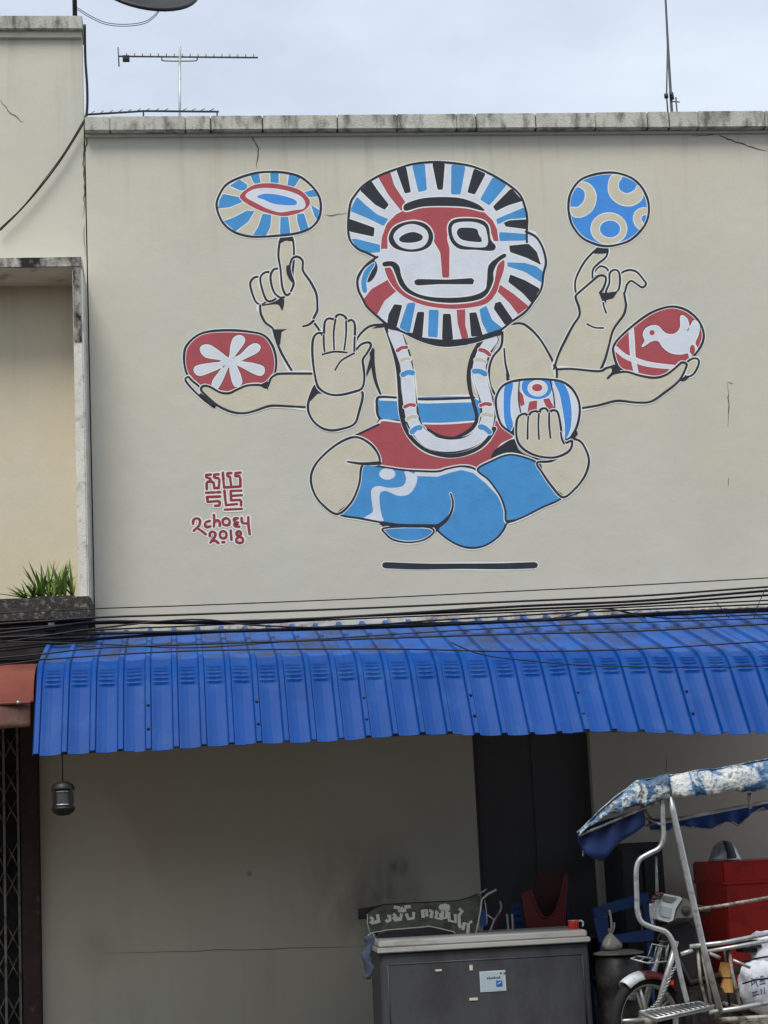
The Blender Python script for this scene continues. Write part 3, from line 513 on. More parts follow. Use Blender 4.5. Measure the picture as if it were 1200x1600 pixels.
T = [('B', [(95, 480), (115, 476), (250, 510), (245, 548), (190, 552), (130, 528)]), ('K', [(82, 372), (100, 378), (218, 420), (213, 467), (85, 440)]), ('B', [(95, 318), (125, 258), (170, 300), (230, 350), (290, 375), (265, 412), (180, 370), (93, 335)]), ('K', [(140, 225), (200, 175), (230, 220), (292, 300), (270, 327), (220, 300)]), ('R', [(235, 155), (298, 125), (320, 200), (380, 290), (362, 340), (290, 250)]),
     ('K', [(330, 118), (382, 102), (407, 235), (375, 242)]), ('B', [(412, 93), (480, 86), (490, 225), (445, 235)]), ('K', [(517, 82), (584, 82), (573, 222), (545, 222)]), ('B', [(617, 90), (692, 100), (665, 247), (615, 247)]), ('K', [(735, 110), (797, 138), (740, 247), (700, 236)]), ('B', [(835, 152), (908, 195), (815, 305), (766, 273)]),
     ('K', [(930, 213), (990, 280), (910, 305), (850, 334), (833, 310)]), ('B', [(1000, 312), (1010, 368), (920, 378), (857, 402), (850, 375)]), ('K', [(1010, 376), (1010, 428), (900, 414), (890, 394), (920, 381)]), ('B', [(866, 442), (1010, 452), (1006, 487), (866, 490)]),
     ('K', [(918, 513), (1020, 503), (1062, 545), (1084, 614), (1010, 577), (923, 547)]), ('B', [(908, 600), (1000, 603), (1060, 620), (1097, 650), (1090, 708), (1000, 650), (910, 622)]), ('K', [(923, 663), (1000, 693), (1080, 738), (1036, 814), (990, 762), (913, 702)]), ('R', [(868, 715), (940, 763), (1022, 830), (965, 872), (920, 812), (850, 745)]), ('K', [(872, 803), (942, 905), (897, 927), (838, 842), (845, 813)]),
     ('B', [(800, 826), (830, 900), (888, 945), (810, 978), (775, 910), (763, 845)]), ('K', [(747, 860), (782, 984), (720, 988), (710, 863)]), ('R', [(643, 833), (690, 828), (690, 930), (707, 992), (672, 1000), (650, 920)]), ('K', [(573, 868), (614, 868), (627, 1004), (568, 1004)]), ('B', [(500, 846), (552, 848), (546, 992), (495, 988)]), ('K', [(440, 858), (477, 858), (466, 994), (413, 974)]), ('B', [(388, 813), (432, 808), (400, 972), (346, 940)]), ('K', [(320, 818), (362, 823), (332, 940), (283, 918), (290, 870)]),
     ('R', [(158, 795), (200, 740), (270, 700), (300, 680), (335, 748), (270, 800), (230, 875), (190, 842)])]
for c, q in T: t.fill('A', q, c, False, 2.0 if c != 'K' else 3.2)
t.fill('A', [(375, 965), (420, 968), (470, 992), (560, 1002), (640, 1002), (740, 990), (880, 945), (885, 975), (760, 1012), (690, 1032), (600, 1037), (510, 1022), (430, 1000)], 'K', False)
t.fill('A', [(200, 592), (225, 600), (232, 640), (207, 690), (178, 702), (190, 650), (215, 620)], 'K'); t.fill('A', [(212, 603), (168, 640), (148, 700), (157, 755), (178, 752), (175, 700), (198, 645), (216, 618)], 'B', True, 2)
t.line('A', [(232, 572), (205, 590), (160, 630), (130, 690), (134, 745), (158, 795), (178, 832), (230, 880), (290, 930)], 'K', 3.6)
t.fill('A', [(250, 530), (255, 470), (280, 400), (330, 350), (385, 322), (480, 305), (620, 305), (720, 315), (785, 336), (832, 380), (856, 430), (863, 490), (838, 490), (825, 450), (805, 410), (760, 375), (680, 365), (620, 385), (600, 420), (595, 480), (608, 530), (606, 680), (570, 680), (560, 550), (525, 490), (520, 440), (480, 395), (420, 385), (350, 395), (300, 430), (285, 480), (285, 530)], 'R', False, 3)
t.fill('A', [(368, 318), (380, 295), (460, 268), (560, 260), (660, 265), (740, 290), (782, 318), (780, 332), (690, 312), (560, 307), (460, 312), (385, 332)], 'K', True, 4)
t.fill('A', [(290, 480), (310, 425), (360, 395), (430, 385), (490, 405), (522, 455), (510, 510), (460, 540), (390, 545), (320, 525)], 'K', True, 4); t.fill('A', [(318, 470), (340, 430), (390, 405), (440, 408), (485, 435), (495, 475), (470, 515), (410, 530), (350, 515)], 'W', True, 1.5); t.fill('A', [(345, 478), (370, 455), (420, 442), (465, 460), (460, 485), (410, 498), (360, 495)], 'K', True, 3)
t.fill('A', [(600, 420), (625, 380), (690, 370), (770, 378), (810, 410), (822, 480), (848, 515), (830, 540), (740, 535), (660, 530), (615, 490)], 'K', True, 4); t.fill('A', [(622, 420), (650, 395), (730, 392), (785, 412), (800, 450), (805, 500), (780, 520), (680, 512), (635, 480)], 'W', True, 1.5); t.fill('A', [(648, 435), (670, 420), (745, 425), (760, 455), (775, 480), (765, 495), (680, 485), (650, 460)], 'K', True, 3)
t.fill('A', [(270, 630), (295, 625), (320, 660), (345, 720), (400, 768), (500, 803), (620, 815), (740, 802), (805, 770), (840, 700), (860, 610), (892, 590), (890, 640), (870, 700), (850, 760), (800, 815), (700, 838), (600, 842), (480, 825), (390, 790), (330, 745), (290, 690)], 'R', True, 2.5)
t.fill('A', [(262, 600), (310, 595), (345, 620), (360, 680), (400, 740), (480, 775), (600, 785), (720, 775), (790, 745), (802, 700), (810, 620), (850, 580), (893, 555), (902, 570), (862, 600), (837, 650), (835, 700), (800, 770), (740, 800), (620, 812), (500, 800), (400, 765), (350, 720), (325, 660), (305, 622), (265, 622)], 'K', True, 4)
t.fill('A', [(424, 697), (440, 687), (600, 690), (725, 682), (736, 695), (730, 715), (560, 714), (440, 721), (427, 712)], 'K', False, 4)
t.fill('A', [(285, 918), (332, 935), (372, 965), (300, 950), (270, 938), (200, 945), (260, 918)], 'K', False)
t.line('A', HOOD[:21], 'K', 3.6); t.line('A', [p for p in BEARD[:16]], 'K', 3.6)
t.done('round striped mask with red brow, black eyes and a beard of rays')
# signature
t = Paint('signature')
ST = [[(425, 185), (362, 190), (365, 222), (418, 240), (418, 262)], [(370, 380), (368, 300), (385, 280), (440, 280), (462, 300), (470, 365), (530, 365), (538, 260), (525, 235), (470, 225), (472, 185), (528, 182)],
      [(585, 160), (592, 260), (602, 358), (820, 345), (818, 240), (805, 205), (752, 205), (755, 165), (820, 160)], [(698, 165), (645, 170), (650, 208), (680, 215), (695, 330)],
      [(360, 428), (475, 424)], [(508, 422), (550, 420)], [(548, 480), (372, 486), (382, 552), (520, 540), (545, 555), (538, 600), (480, 605)],
      [(605, 400), (615, 500), (628, 595), (772, 580)], [(832, 400), (690, 405), (695, 530), (810, 525), (830, 545), (828, 598)], [(838, 462), (712, 470)], [(615, 655), (840, 645)],
      [(185, 845), (190, 800), (215, 775), (255, 775), (278, 805), (270, 860), (235, 900), (195, 938)], [(262, 915), (305, 945), (355, 985)], [(410, 805), (360, 825), (345, 860), (370, 890), (415, 880)], [(465, 725), (470, 800), (465, 880)], [(470, 825), (510, 795), (540, 820), (545, 875)],
      [(632, 770), (585, 795), (590, 850), (632, 865), (670, 850), (672, 800), (632, 770.01)], [(785, 770), (740, 775), (735, 800), (755, 818)], [(788, 826), (748, 838), (738, 860), (756, 880), (805, 884)], [(835, 765), (845, 830), (905, 840)], [(925, 755), (930, 880), (945, 985)],
      [(410, 1010), (415, 965), (450, 950), (485, 975), (475, 1020), (430, 1080), (415, 1100)], [(430, 1082), (480, 1070), (525, 1105)], [(590, 945), (550, 965), (550, 1020), (590, 1040), (628, 1020), (628, 965), (590, 945.01)], [(578, 1092), (605, 1090)], [(690, 935), (700, 1060)],
      [(795, 942), (768, 965), (778, 1000), (800, 1008), (822, 995), (826, 962), (795, 942.01)], [(808, 1022), (768, 1045), (768, 1085), (810, 1102), (852, 1085), (850, 1042), (808, 1022.01)]]
for c, w_ in (('O', 8.4), ('D', 4.3)):
    for l in ST:
        loop = l[0][0] == l[-1][0] and len(l) > 5; 
        if l[0][1] > 700: t.line('H', l[:-1] if loop else l, c, w_, closed=loop)
        else:
            for a, b in zip(l, l[1:]): t.line('H', [a, b], c, w_, sm=False)
t.done('small dark red painted signature and date left of the figure')
# mend a stroke crossing order: the torso, sash and legs were laid first, arms and mask last

# ------------------------------------------------------------------ neighbouring shophouse on the left
XN = -.662
nb = empty('neighbour_shophouse', (-3.5, 0, 0), 'taller cream shophouse at the left edge with a framed balcony recess', 'building')
boxes('wall', [(-7, XN, 0, .14, 3.0, 8.24), (-7, -1.29, .25, .4, 0, 3.0)], WALL2, nb)
boxes('rear_shell', [(-7, XN, 7.9, 8.1, 3.0, 7.6), (-7, -6.85, .4, 7.9, 0, 7.6), (XN-.16, XN, .14, 7.9, 3.0, 7.6), (-6.85, XN-.16, .14, 7.9, 7.4, 7.6)], INNER, nb)
for a, b in ((-7, -4.6), (-4.59, -2.4), (-2.392, XN+.01)): box('coping_block', a, b, -.08, .24, 8.242, 8.36, COPING, nb, bev=.006)
box('cornice_strip', -7, XN, -.04, -.002, 8.19, 8.24, WALL2, nb)
FZ = 3.44
box('recess_wall', -4.2, -.7515, -.02, -.003, FZ, 6.056, WALL3, nb)
box('balcony_hood', -4.2, -.674, -.5, -.022, 6.058, 6.14, FIN, nb, bev=.01)
box('hood_edge', -4.2, -.68, -.506, -.501, 6.062, 6.136, STAINED, nb)
box('fin', -.752, -.674, -.5, -.003, FZ, 6.055, FIN, nb, bev=.012)
box('fin_edge', -.748, -.688, -.507, -.5015, 5.45, 6.05, STAINED, nb)
box('balcony_ledge', -4.2, -.655, -.62, -.003, 3.26, FZ-.002, MOSSY, nb, bev=.012)
box('fascia_board', -4.2, -.69, -.55, -.43, 2.72, 3.255, DARKBOARD, nb)
boxes('fascia_batten', [(-4.2, -.70, -.562, -.5515, 2.98, 3.0), (-4.2, -.70, -.56, -.5515, 3.13, 3.145)], DARKBOARD, nb)
box('pilaster', -1.244, XLOW-.004, -.06, .24, 0, 2.95, BROWN, nb, bev=.008)
hk = at(80, 972, -.57); boxes('bracket', [(hk.x-.035, hk.x+.035, -.575, -.551, hk.z-.06, hk.z+.05)], BLACKM, nb)
boxes('bracket_clip', [(hk.x-.022, hk.x+.022, -.585, -.576, hk.z-.045, hk.z-.005), (hk.x-.04, hk.x-.028, -.585, -.576, hk.z+.0, hk.z+.06), (hk.x+.028, hk.x+.04, -.585, -.576, hk.z+.0, hk.z+.06)], GALV, nb)
crack([(133, 212), (130, 240), (131, 270), (133, 300), (129, 340)], 2.4, nb); crack([(0, 155), (18, 178), (37, 191)], 1.6, nb); crack([(130, 195), (136, 225), (131, 245)], 2.2, nb); crack([(131, 350), (133, 400)], 1.2, nb)

# folding gate
gt = empty('folding_gate', (-1.9, .1, 0), 'grey steel folding lattice gate drawn across the left shop front', 'gate')
GATE = material('gate_steel', (150, 148, 144), .55, metal=.4, var=.2, scale=10, dirt=(70, 60, 52), dscale=14, damt=.35)
xs = [-1.275-.107*i for i in range(7)]
for i, x in enumerate(xs):
    box('upright', x-.009, x+.009, .08, .1, 0, 2.75, GATE, gt)
for i in range(6):
    for zc in (.28, .82, 1.44, 2.0, 2.5):
        for dz in (-.11, .11):
            c = Vector(((xs[i]+xs[i+1])/2, .115, zc+dz))
            for s in (-1, 1): tube('lattice_bar', [c+Vector((-.05, s*.004, -.1*s)), c+Vector((.05, s*.004, .1*s))], .0065, GATE, gt, n=6)
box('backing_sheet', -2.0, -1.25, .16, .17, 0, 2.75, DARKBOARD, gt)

# red-brown awning of the neighbour
aw = empty('brown_awning', (-2, -1.6, 2.4), 'red-brown curved metal awning just left of the blue canopy', 'awning')
pr = [(-.56, 2.93), (-1.3, 2.87), (-1.5, 2.83), (-1.66, 2.76), (-1.76, 2.66), (-1.8, 2.56)]
pv = [(p.x, p.y) for p in crom([(a, b, 0) for a, b in pr], False, 5)]
vs, fs = [], []
for x in (-4, -1.0):
    for (y, z) in pv: vs.append((x, y, z))
n = len(pv)
for i in range(n-1): fs.append((i, i+1, n+i+1, n+i))
o = mesh('sheet', vs, fs, REDMETAL, aw, True); so_ = o.modifiers.new('s', 'SOLIDIFY'); so_.thickness = .012
VAL = material('faded_valance', (104, 72, 62), .75, var=.25, scale=6, dirt=(70, 54, 48), dscale=8, damt=.4)
vs, fs = [], []
for i in range(31):
    x = -4+i*.0993
    for k in range(5): vs.append((x, -1.8+.012*math.sin(i*1.3+k*.5)-.01*k, 2.56-k*.045-(.01*math.sin(i*.8) if k == 4 else 0)))
for i in range(30):
    for k in range(4): a = i*5+k; fs.append((a, a+1, a+6, a+5))
o = mesh('valance', vs, fs, VAL, aw, True); so_ = o.modifiers.new('s', 'SOLIDIFY'); so_.thickness = .006
tube('edge_rod', [(-4, -1.815, 2.555), (-1.02, -1.815, 2.555)], .012, REDMETAL, aw)
for x in (-1.1, -1.35, -1.6): lathe('rivet', [(0, -.012), (.012, -.008), (.014, 0)], (x, -1.83, 2.557), GALV, aw, 8, 'Y')

# ------------------------------------------------------------------ blue canopy
def ip(x, xs, ys):
    if x <= xs[0]: return ys[0]
    for i in range(len(xs)-1):
        if x <= xs[i+1]: t = (x-xs[i])/(xs[i+1]-xs[i]); return ys[i]+(ys[i+1]-ys[i])*t
    return ys[-1]
KX = (-1.0, -.35, 1.0, 1.83, 3.0, 3.79, 5.2)
KY1 = (-1.36, -1.34, -1.34, -1.36, -1.52, -1.66, -1.8); KZ1 = (2.875, 2.868, 2.855, 2.842, 2.79, 2.745, 2.70)
KY2 = (-1.70, -1.67, -1.67, -1.70, -1.82, -1.95, -2.1); KZ2 = (2.655, 2.648, 2.63, 2.612, 2.585, 2.56, 2.53)
KY3 = (-2.06, -2.03, -2.0, -2.02, -2.16, -2.28, -2.42); KZ3 = (2.165, 2.188, 2.202, 2.205, 2.165, 2.115, 2.07)
def path(x, jit=0):
    y0, z0 = (-.57, 3.08) if x < -.69 else (-.026, 3.215)
    p1 = Vector((ip(x, KX, KY1), ip(x, KX, KZ1))); p2 = Vector((ip(x, KX, KY2), ip(x, KX, KZ2))); p3 = Vector((ip(x, KX, KY3), ip(x, KX, KZ3)+jit)); p0 = Vector((y0, z0))
    pts = [p0.lerp(p1, i/5) for i in range(5)]
    d1 = (p1-p0).normalized(); d2 = (p3-p2).normalized(); m1 = p1+d1*.14; m2 = p2-d2*.16
    for i in range(61):
        t = i/60; a = p1*(1-t)**3+m1*3*t*(1-t)**2+m2*3*t*t*(1-t)+p2*t**3; pts.append(a)
    pts += [p2.lerp(p3, i/6) for i in range(1, 7)]
    return pts
canopy = empty('blue_canopy', (2, -1, 2.2), 'long blue ribbed metal canopy over the shop front', 'canopy')
S = .1855
RIB0 = -.968
prof = [(-.5, -.2), (-.32, -.13), (-.16, 0), (-.125, .0), (-.075, 1), (.075, 1), (.125, 0), (.16, 0), (.32, -.13), (.5, -.2)]
SCREW = material('screw_head', (40, 44, 60), .5)
for s in range(8):
    vs, fs, mi = [], [], []; cols = []
    for r in range(4):
        i = s*4+r
        for k, (a, h) in enumerate(prof):
            if k == len(prof)-1 and r < 3: continue
            if i == 0 and a < -.13: continue
            cols.append((RIB0+(i+a)*S, h, a))
    off = .0035*(s % 2); jit = random.uniform(-.006, .006)
    for x, h, a in cols:
        P = path(x, jit+.006*math.sin(x*5)); nP = len(P)
        for k, p in enumerate(P):
            d = (P[min(k+1, nP-1)]-P[max(k-1, 0)]).normalized(); nn = Vector((d.y, -d.x)) if False else Vector((-abs(d.y), abs(d.x)))
            hh = .026*h+off
            if 34 <= k <= 65 and abs(a) > .16:                       # pressed ridges round the bend
                hh += .0075*math.sin((k-34)/31*math.pi*2*5)
            q = p+nn*hh; vs.append((x, q.x, q.y))
    nP = len(P)
    for c in range(len(cols)-1):
        for k in range(nP-1): fs.append((c*nP+k, c*nP+k+1, (c+1)*nP+k+1, (c+1)*nP+k)); mi.append(1 if k < 8 else 0)
    o = mesh('sheet', vs, fs, [BLUE, BLUETOP], canopy, False, mi); fixn(o)
    for poly in o.data.polygons: poly.use_smooth = False
    so_ = o.modifiers.new('s', 'SOLIDIFY'); so_.thickness = .003; so_.offset = 0
    x = RIB0+(s*4)*S
    if s:
        for tt in (.35, .72):
            P = path(x); p = P[-7].lerp(P[-1], tt); lathe('screw', [(0, -.014), (.009, -.012), (.011, 0)], (x, p.x-.026*.8-.001, p.y+.02), SCREW, canopy, 8, 'Y')
FR = material('canopy_frame_steel', (80, 78, 76), .6, metal=.3)
tubes('frame_rail', [([(x, ip(x, KX, KY1)+.05, ip(x, KX, KZ1)-.06) for x in (-.95, .5, 2, 3.5, 4.9)], .022), ([(x, ip(x, KX, KY3)+.07, ip(x, KX, KZ3)+.03) for x in (-.95, .5, 2, 3.5, 4.9)], .018)], FR, canopy)
for x in (-.9, .6, 2.1, 3.6, 4.8): tube('frame_arm', [(x, -.003, 2.72), (x, ip(x, KX, KY1)*.6, 2.85), (x, ip(x, KX, KY1)+.06, ip(x, KX, KZ1)-.07)], .016, FR, canopy)

# pendant lantern under the canopy edge
lp = at(98.5, 1248, -1.98)
LBK = material('lantern_black', (20, 20, 22), .5)
pend = empty('hanging_lantern', lp, 'small black cylindrical lantern hanging from the left end of the blue canopy', 'lantern')
sc = 1/222.0
lathe('end_cap', [(0, 26*sc), (8*sc, 25*sc), (15*sc, 21*sc), (17.5*sc, 15*sc), (17.5*sc, 13*sc), (15.5*sc, 12*sc)], lp, LBK, pend)
lathe('end_cap', [(0, -25*sc), (9*sc, -24*sc), (15*sc, -20*sc), (17.5*sc, -15*sc), (17.5*sc, -13*sc), (15.5*sc, -12*sc)], lp, LBK, pend)
lathe('shade', [(14.8*sc, 12.5*sc), (14.8*sc, -12.5*sc)], lp, LAMPG, pend)
for k in range(4):
    a = math.pi/4+k*math.pi/2; q = lp+Vector((math.cos(a)*17*sc, math.sin(a)*17*sc, 0)); box('guard_bar', q.x-.012, q.x+.012, q.y-.006, q.y+.006, q.z-.066, q.z+.066, LBK, pend)
for z in (10, -9): lathe('band', [(14.9*sc, (z-.8)*sc), (15.6*sc, (z-.8)*sc), (15.6*sc, (z+.8)*sc), (14.9*sc, (z+.8)*sc)], lp, GALV, pend)
tube('cord', [lp+Vector((0, 0, .115)), lp+Vector((0.0, 0, .38))], .004, CABLE, pend)

# ------------------------------------------------------------------ plant on the ledge
pp = at(82, 930, -.42); pz = FZ-.002
plant = empty('spiky_plant', (pp.x, -.4, pz), 'clump of spiky green succulents growing on the mossy balcony ledge', 'plant')
box('planter_trough', pp.x-.17, -.775, -.52, -.3, pz, pz+.018, MOSSY, plant, bev=.004)
box('soil', pp.x-.16, -.785, -.51, -.31, pz+.018, pz+.024, SOIL, plant)
def blade(p, d, ln, w, curl):
    vs, fs = [], []; d = Vector(d).normalized(); side = d.cross(Vector((0, 0, 1)))
    side = side.normalized() if side.length > .05 else Vector((1, 0, 0)); n = 7; nrm = side.cross(d)
    for i in range(n):
        t = i/(n-1); c = p+d*ln*t+Vector((d.x, d.y, -.5))*curl*t*t*ln; ww = w*(1-t)**.7*(.55+.9*t if t < .5 else 1)
        vs += [c-side*ww+nrm*ww*.5, c-nrm*ww*.25, c+side*ww+nrm*ww*.5]
        if i: a = 3*i-3; fs += [(a, a+1, a+4, a+3), (a+1, a+2, a+5, a+4)]
    return vs, fs
for k in range(9):
    bx_, by_ = pp.x+(-.19+.042*k+random.uniform(-.012, .012)), -.41+random.uniform(-.07, .05)
    bx_ = min(bx_, -.80)
    for j in range(11):
        a = random.uniform(0, 6.28); el = random.uniform(.75, 1.5) if k > 1 else random.uniform(.4, 1.1)
        d = (math.cos(a)*math.cos(el)-(.35 if k < 2 else 0), math.sin(a)*math.cos(el), math.sin(el))
        ln = random.uniform(.16, .34)*(.75 if k < 2 else 1)
        if bx_+d[0]*ln > -.765: d = (-abs(d[0])*.4, d[1], d[2])
        v_, f_ = blade(Vector((bx_, by_, pz+.02)), d, ln, random.uniform(.011, .02), random.uniform(0, .2))
        mesh('leaf', v_, f_, DRY if random.random() < .1 else LEAF, plant, True)

# ------------------------------------------------------------------ cables
def cable(pts, Y, r, label, group=None, name='overhead_cable', m=CABLE):
    P = [at(u, v, Y if not callable(Y) else Y(u)) for u, v in pts]
    a, b = P[0], P[1]; P.insert(0, a+(a-b)*(3.0/(a-b).length)) if pts[0][0] <= 0 else None
    a, b = P[-1], P[-2]; P.append(a+(a-b)*(3.0/(a-b).length)) if pts[-1][0] >= 1200 else None
    P = crom(P, False, 7); o = bpy.data.objects.new(name, None)
    vs, fs = tube_data(P, r, 6); o = mesh(name, vs, fs, m, None, True); tag(o, label, 'cable', group); return o
BG = 'black cables bundled along the top of the canopy'; BLb = 'black cable in the bundle strung along the wall just above the blue canopy'
cable([(0, 958), (150, 951), (300, 946), (550, 936), (800, 924), (1000, 914), (1200, 903)], -.85, .0045, 'thin black cable strung highest across the wall, just below the mural')
for i, (pts, r) in enumerate([
    ([(0, 975), (150, 965), (300, 960), (550, 951), (800, 940), (1000, 931), (1200, 917)], .008),
    ([(0, 990), (150, 972), (300, 972), (500, 966), (800, 948), (1000, 939), (1200, 923)], .010),
    ([(0, 984), (150, 974), (300, 974), (420, 973), (540, 964), (800, 953), (1000, 944), (1200, 930)], .009),
    ([(0, 1000), (150, 985), (300, 978), (480, 970), (800, 957), (1000, 948), (1200, 938)], .006),
    ([(0, 1004), (150, 982), (300, 968), (400, 977), (520, 980), (700, 968), (900, 957), (1200, 944)], .007),
    ([(0, 996), (150, 990), (300, 987), (500, 982), (700, 975), (900, 966), (1050, 957), (1200, 951)], .012),
    ([(0, 1012), (150, 998), (300, 989), (600, 981), (800, 972), (1000, 963), (1200, 955)], .008),
    ([(0, 1018), (150, 1000), (350, 988), (600, 975), (850, 968), (940, 951), (1040, 966), (1200, 960)], .005)]):
    cable(pts, -.75+.02*(i % 4), r, BLb, BG)
cable([(0, 1028), (75, 1021), (150, 1013), (300, 1007), (550, 999), (800, 991), (1000, 986), (1200, 975)], -2.3, .0055, 'black cable crossing the sloping top of the blue canopy, above the bend')
cable([(0, 1039), (75, 1030), (300, 1017), (600, 1014), (800, 1018), (1000, 1014), (1200, 1002)], -2.45, .005, 'black cable running along the bend of the blue canopy')
cable([(705, 1004), (750, 1022), (820, 1032), (920, 1040), (1020, 1042), (1120, 1043), (1200, 1040)], -2.5, .004, 'thin cable sagging across the pressed ridges at the right of the blue canopy')
cable([(0, 1002), (150, 1006), (300, 1012), (480, 1000), (700, 986), (900, 976), (1200, 966)], -1.9, .0045, 'thin cable sagging over the grimy left end of the canopy top')
for (p, l) in (([(1196, 920), (1186, 942), (1178, 966)], 'short dark tie wire hanging down from the cables at the right edge'), ([(1118, 940), (1128, 952), (1140, 966)], 'short dark wire tail dangling among the cables right of centre'), ([(840, 972), (905, 956), (950, 952), (1010, 966)], 'thin looping wire lying over the cable bundle above the canopy')):
    tag(mesh('wire_tail', *tube_data(crom([at(u, v, -.8) for u, v in p], False, 6), .003, 6), CABLE, None, True), l, 'wire')
dy = -.03
for k, (p, l) in enumerate((([(0, 360), (30, 330), (62, 294), (95, 250), (128, 197), (136, 178), (137, 140), (134, 90), (133, 38)], 'thicker black cable drooping across the left building to its corner'), ([(0, 357), (34, 325), (64, 288), (98, 242), (126, 196), (134, 178), (135, 140), (132, 90), (131, 38)], 'thinner dark cable drooping beside a thicker one across the left building'))):
    tag(mesh('drop_cable', *tube_data(crom([at(u, v, -.05-.03*k-(.06 if v < 60 else 0)) for u, v in p], False, 7), .0075-.0035*k, 6), CABLE, None, True), l, 'cable')

# ------------------------------------------------------------------ roof things
ms = at(117, 20, .12)
ds = empty('satellite_dish', (ms.x, .12, 8.36), 'dark satellite dish on a post on the left roof, only its lower rim showing', 'satellite dish')
tube('post', [(ms.x, .12, 8.36), (ms.x, .12, 9.15)], .02, BLACKM, ds)
dc = at(231, -21, .1); nrm = Vector((.15, -.75, .62)).normalized(); a1 = nrm.orthogonal().normalized(); a1 = Vector((1, 0, 0)) - nrm*nrm.x; a1.normalize(); a2 = nrm.cross(a1)
vs, fs = [], []; RD = .42
for i in range(9):
    rr = RD*i/8; dz_ = -.11*(1-(i/8)**2)
    for j in range(36): a = 2*math.pi*j/36; vs.append(dc+a1*rr*math.cos(a)+a2*rr*math.sin(a)+nrm*dz_)
for i in range(8):
    for j in range(36): a, b = i*36+j, i*36+(j+1) % 36; fs.append((a, b, b+36, a+36))
o = mesh('reflector', vs, fs, BLACKM, ds, True); so_ = o.modifiers.new('s', 'SOLIDIFY'); so_.thickness = .012
tube('rim', [dc+a1*RD*math.cos(2*math.pi*j/36)+a2*RD*math.sin(2*math.pi*j/36) for j in range(37)], .018, BLACKM, ds)
tube('bracket', [(ms.x, .12, 9.1), tuple(dc-nrm*.18)], .018, BLACKM, ds)
for k in range(2):
    tag(mesh('slack_wire', *tube_data(crom([at(u, v+k*3, .12) for u, v in ((121, 12), (140, 24), (165, 35), (195, 38), (225, 34), (243, 22), (252, 8))], False, 6), .003, 6), CABLE, None, True), ('upper' if k == 0 else 'lower')+' of two thin wires looping from the roof post to the dish', 'wire')
YA = 1.0
ant = empty('roof_antenna', at(281, 190, YA), 'tall aerial with a long horizontal boom standing on the roof', 'antenna')
sA = at(281, 100, YA); px = (at(282, 100, YA)-at(281, 100, YA)).length
def hp(u, v, Y=YA): return at(u, v, Y)
mb = hp(281, 190); tube('mast', [Vector((mb.x, YA, 6.95)), mb, hp(281, 72)], .011, GALV, ant)
DK = material('weathered_aluminium', (92, 92, 94), .5, metal=.4)
tube('boom', [hp(185, 88), hp(403, 90)], .008, DK, ant, 6)
tube('reflector', [hp(184.5, 74), hp(186, 104)], .006, DK, ant, 6)
tube('brace', crom([hp(253, 88), hp(253, 93), hp(256, 95), hp(281, 95.5), hp(305, 95), hp(308, 93), hp(308, 89)], False, 3), .006, DK, ant, 6)
for i in range(17):
    u = 198+i*12.4; c = hp(u, 88+(u-185)/109); tube('element', [c+Vector((0, -.045, .008)), c+Vector((0, .045, .02))], .004, DK, ant, 5)
c = hp(197, 90); box('dipole_box', c.x-.03, c.x+.03, YA-.03, YA+.03, c.z-.03, c.z+.01, BLACKM, ant)
a2_ = empty('low_antenna', at(240, 190, .7), 'low aerial with short slanting elements lying along the roof edge', 'antenna')
tube('boom', [at(136, 179, .5), at(225, 173.5, .5), at(342, 174.5, .5)], .009, DK, a2_, 6)
for i in range(14):
    u = 146+i*14.3
    if i == 9: continue
    c = at(u, 178-min(1, (u-136)/89)*4.5, .5); tube('element', [c+Vector((.012, -.1, -.02)), c+Vector((-.02, .1, .045))], .0035, DK, a2_, 5)
tube('support', [at(224, 174, .5), Vector((at(224, 174, .5).x, .5, 6.95))], .007, DK, a2_, 6); tube('support', [at(339, 175, .5), Vector((at(339, 175, .5).x, .5, 6.95))], .007, DK, a2_, 6)
YM = 1.4
rm = empty('radio_mast', at(1047, 180, YM), 'thin guyed radio mast rising from the right end of the roof', 'mast')
b_ = at(1049, 165, YM); tube('mast', [Vector((b_.x, YM, 6.95)), b_, at(1043.5, 68, YM), at(1040, 0, YM), at(1036, -90, YM)], [.014, .014, .012, .010, .008], DK, rm)
b_ = at(1041.5, 150, YM+.05); tube('strut', [Vector((b_.x, YM+.05, 6.95)), b_, at(1043, 68, YM)], .0075, DK, rm, 6)
for u, v in ((1041, 150), (1049, 148), (1050, 152)): c = at(u, v, YM-.02); lathe('clamp', [(0, -.02), (.02, -.02), (.02, .02), (0, .02)], c, BLACKM, rm, 8)
b_ = at(1056, 160, YM); tube('stub', [Vector((b_.x, YM, 6.95)), at(1056, 152, YM)], .008, DK, rm, 6); tube('cross_arm', [at(1050, 158.5, YM), at(1062, 159.5, YM)], .006, DK, rm, 6)

# ------------------------------------------------------------------ steel cabinet (chest) before the wall
FX0, FX1, FY0, FY1 = 1.312, 2.829, -1.4, -.68
fz = empty('steel_chest', ((FX0+FX1)/2, -1.0, 0), 'long grey chest freezer with steel lid strips standing before the wall', 'freezer')
box('body', FX0+.02, FX1-.015, FY0+.03, FY1, .1, .74, GREYP, fz, bev=.012)
box('front_panel', FX0+.075, FX1-.065, FY0+.018, FY0+.0295, .14, .655, GREYP, fz, bev=.004)
tubes('panel_bead', [([(FX0+.07, FY0+.024, .66), (FX1-.06, FY0+.024, .66)], .006), ([(FX0+.07, FY0+.024, .66), (FX0+.07, FY0+.024, .14)], .005), ([(FX1-.06, FY0+.024, .66), (FX1-.06, FY0+.024, .14)], .005)], GREYP, fz)
LIDM = material('worn_lid_steel_sheen', (206, 206, 202), .4, metal=.25, var=.15, scale=5, dirt=(140, 136, 128), dscale=8, damt=.3, stretch=(.2, 1, 1))  # pale base colour stands in for the bright reflection on the lid
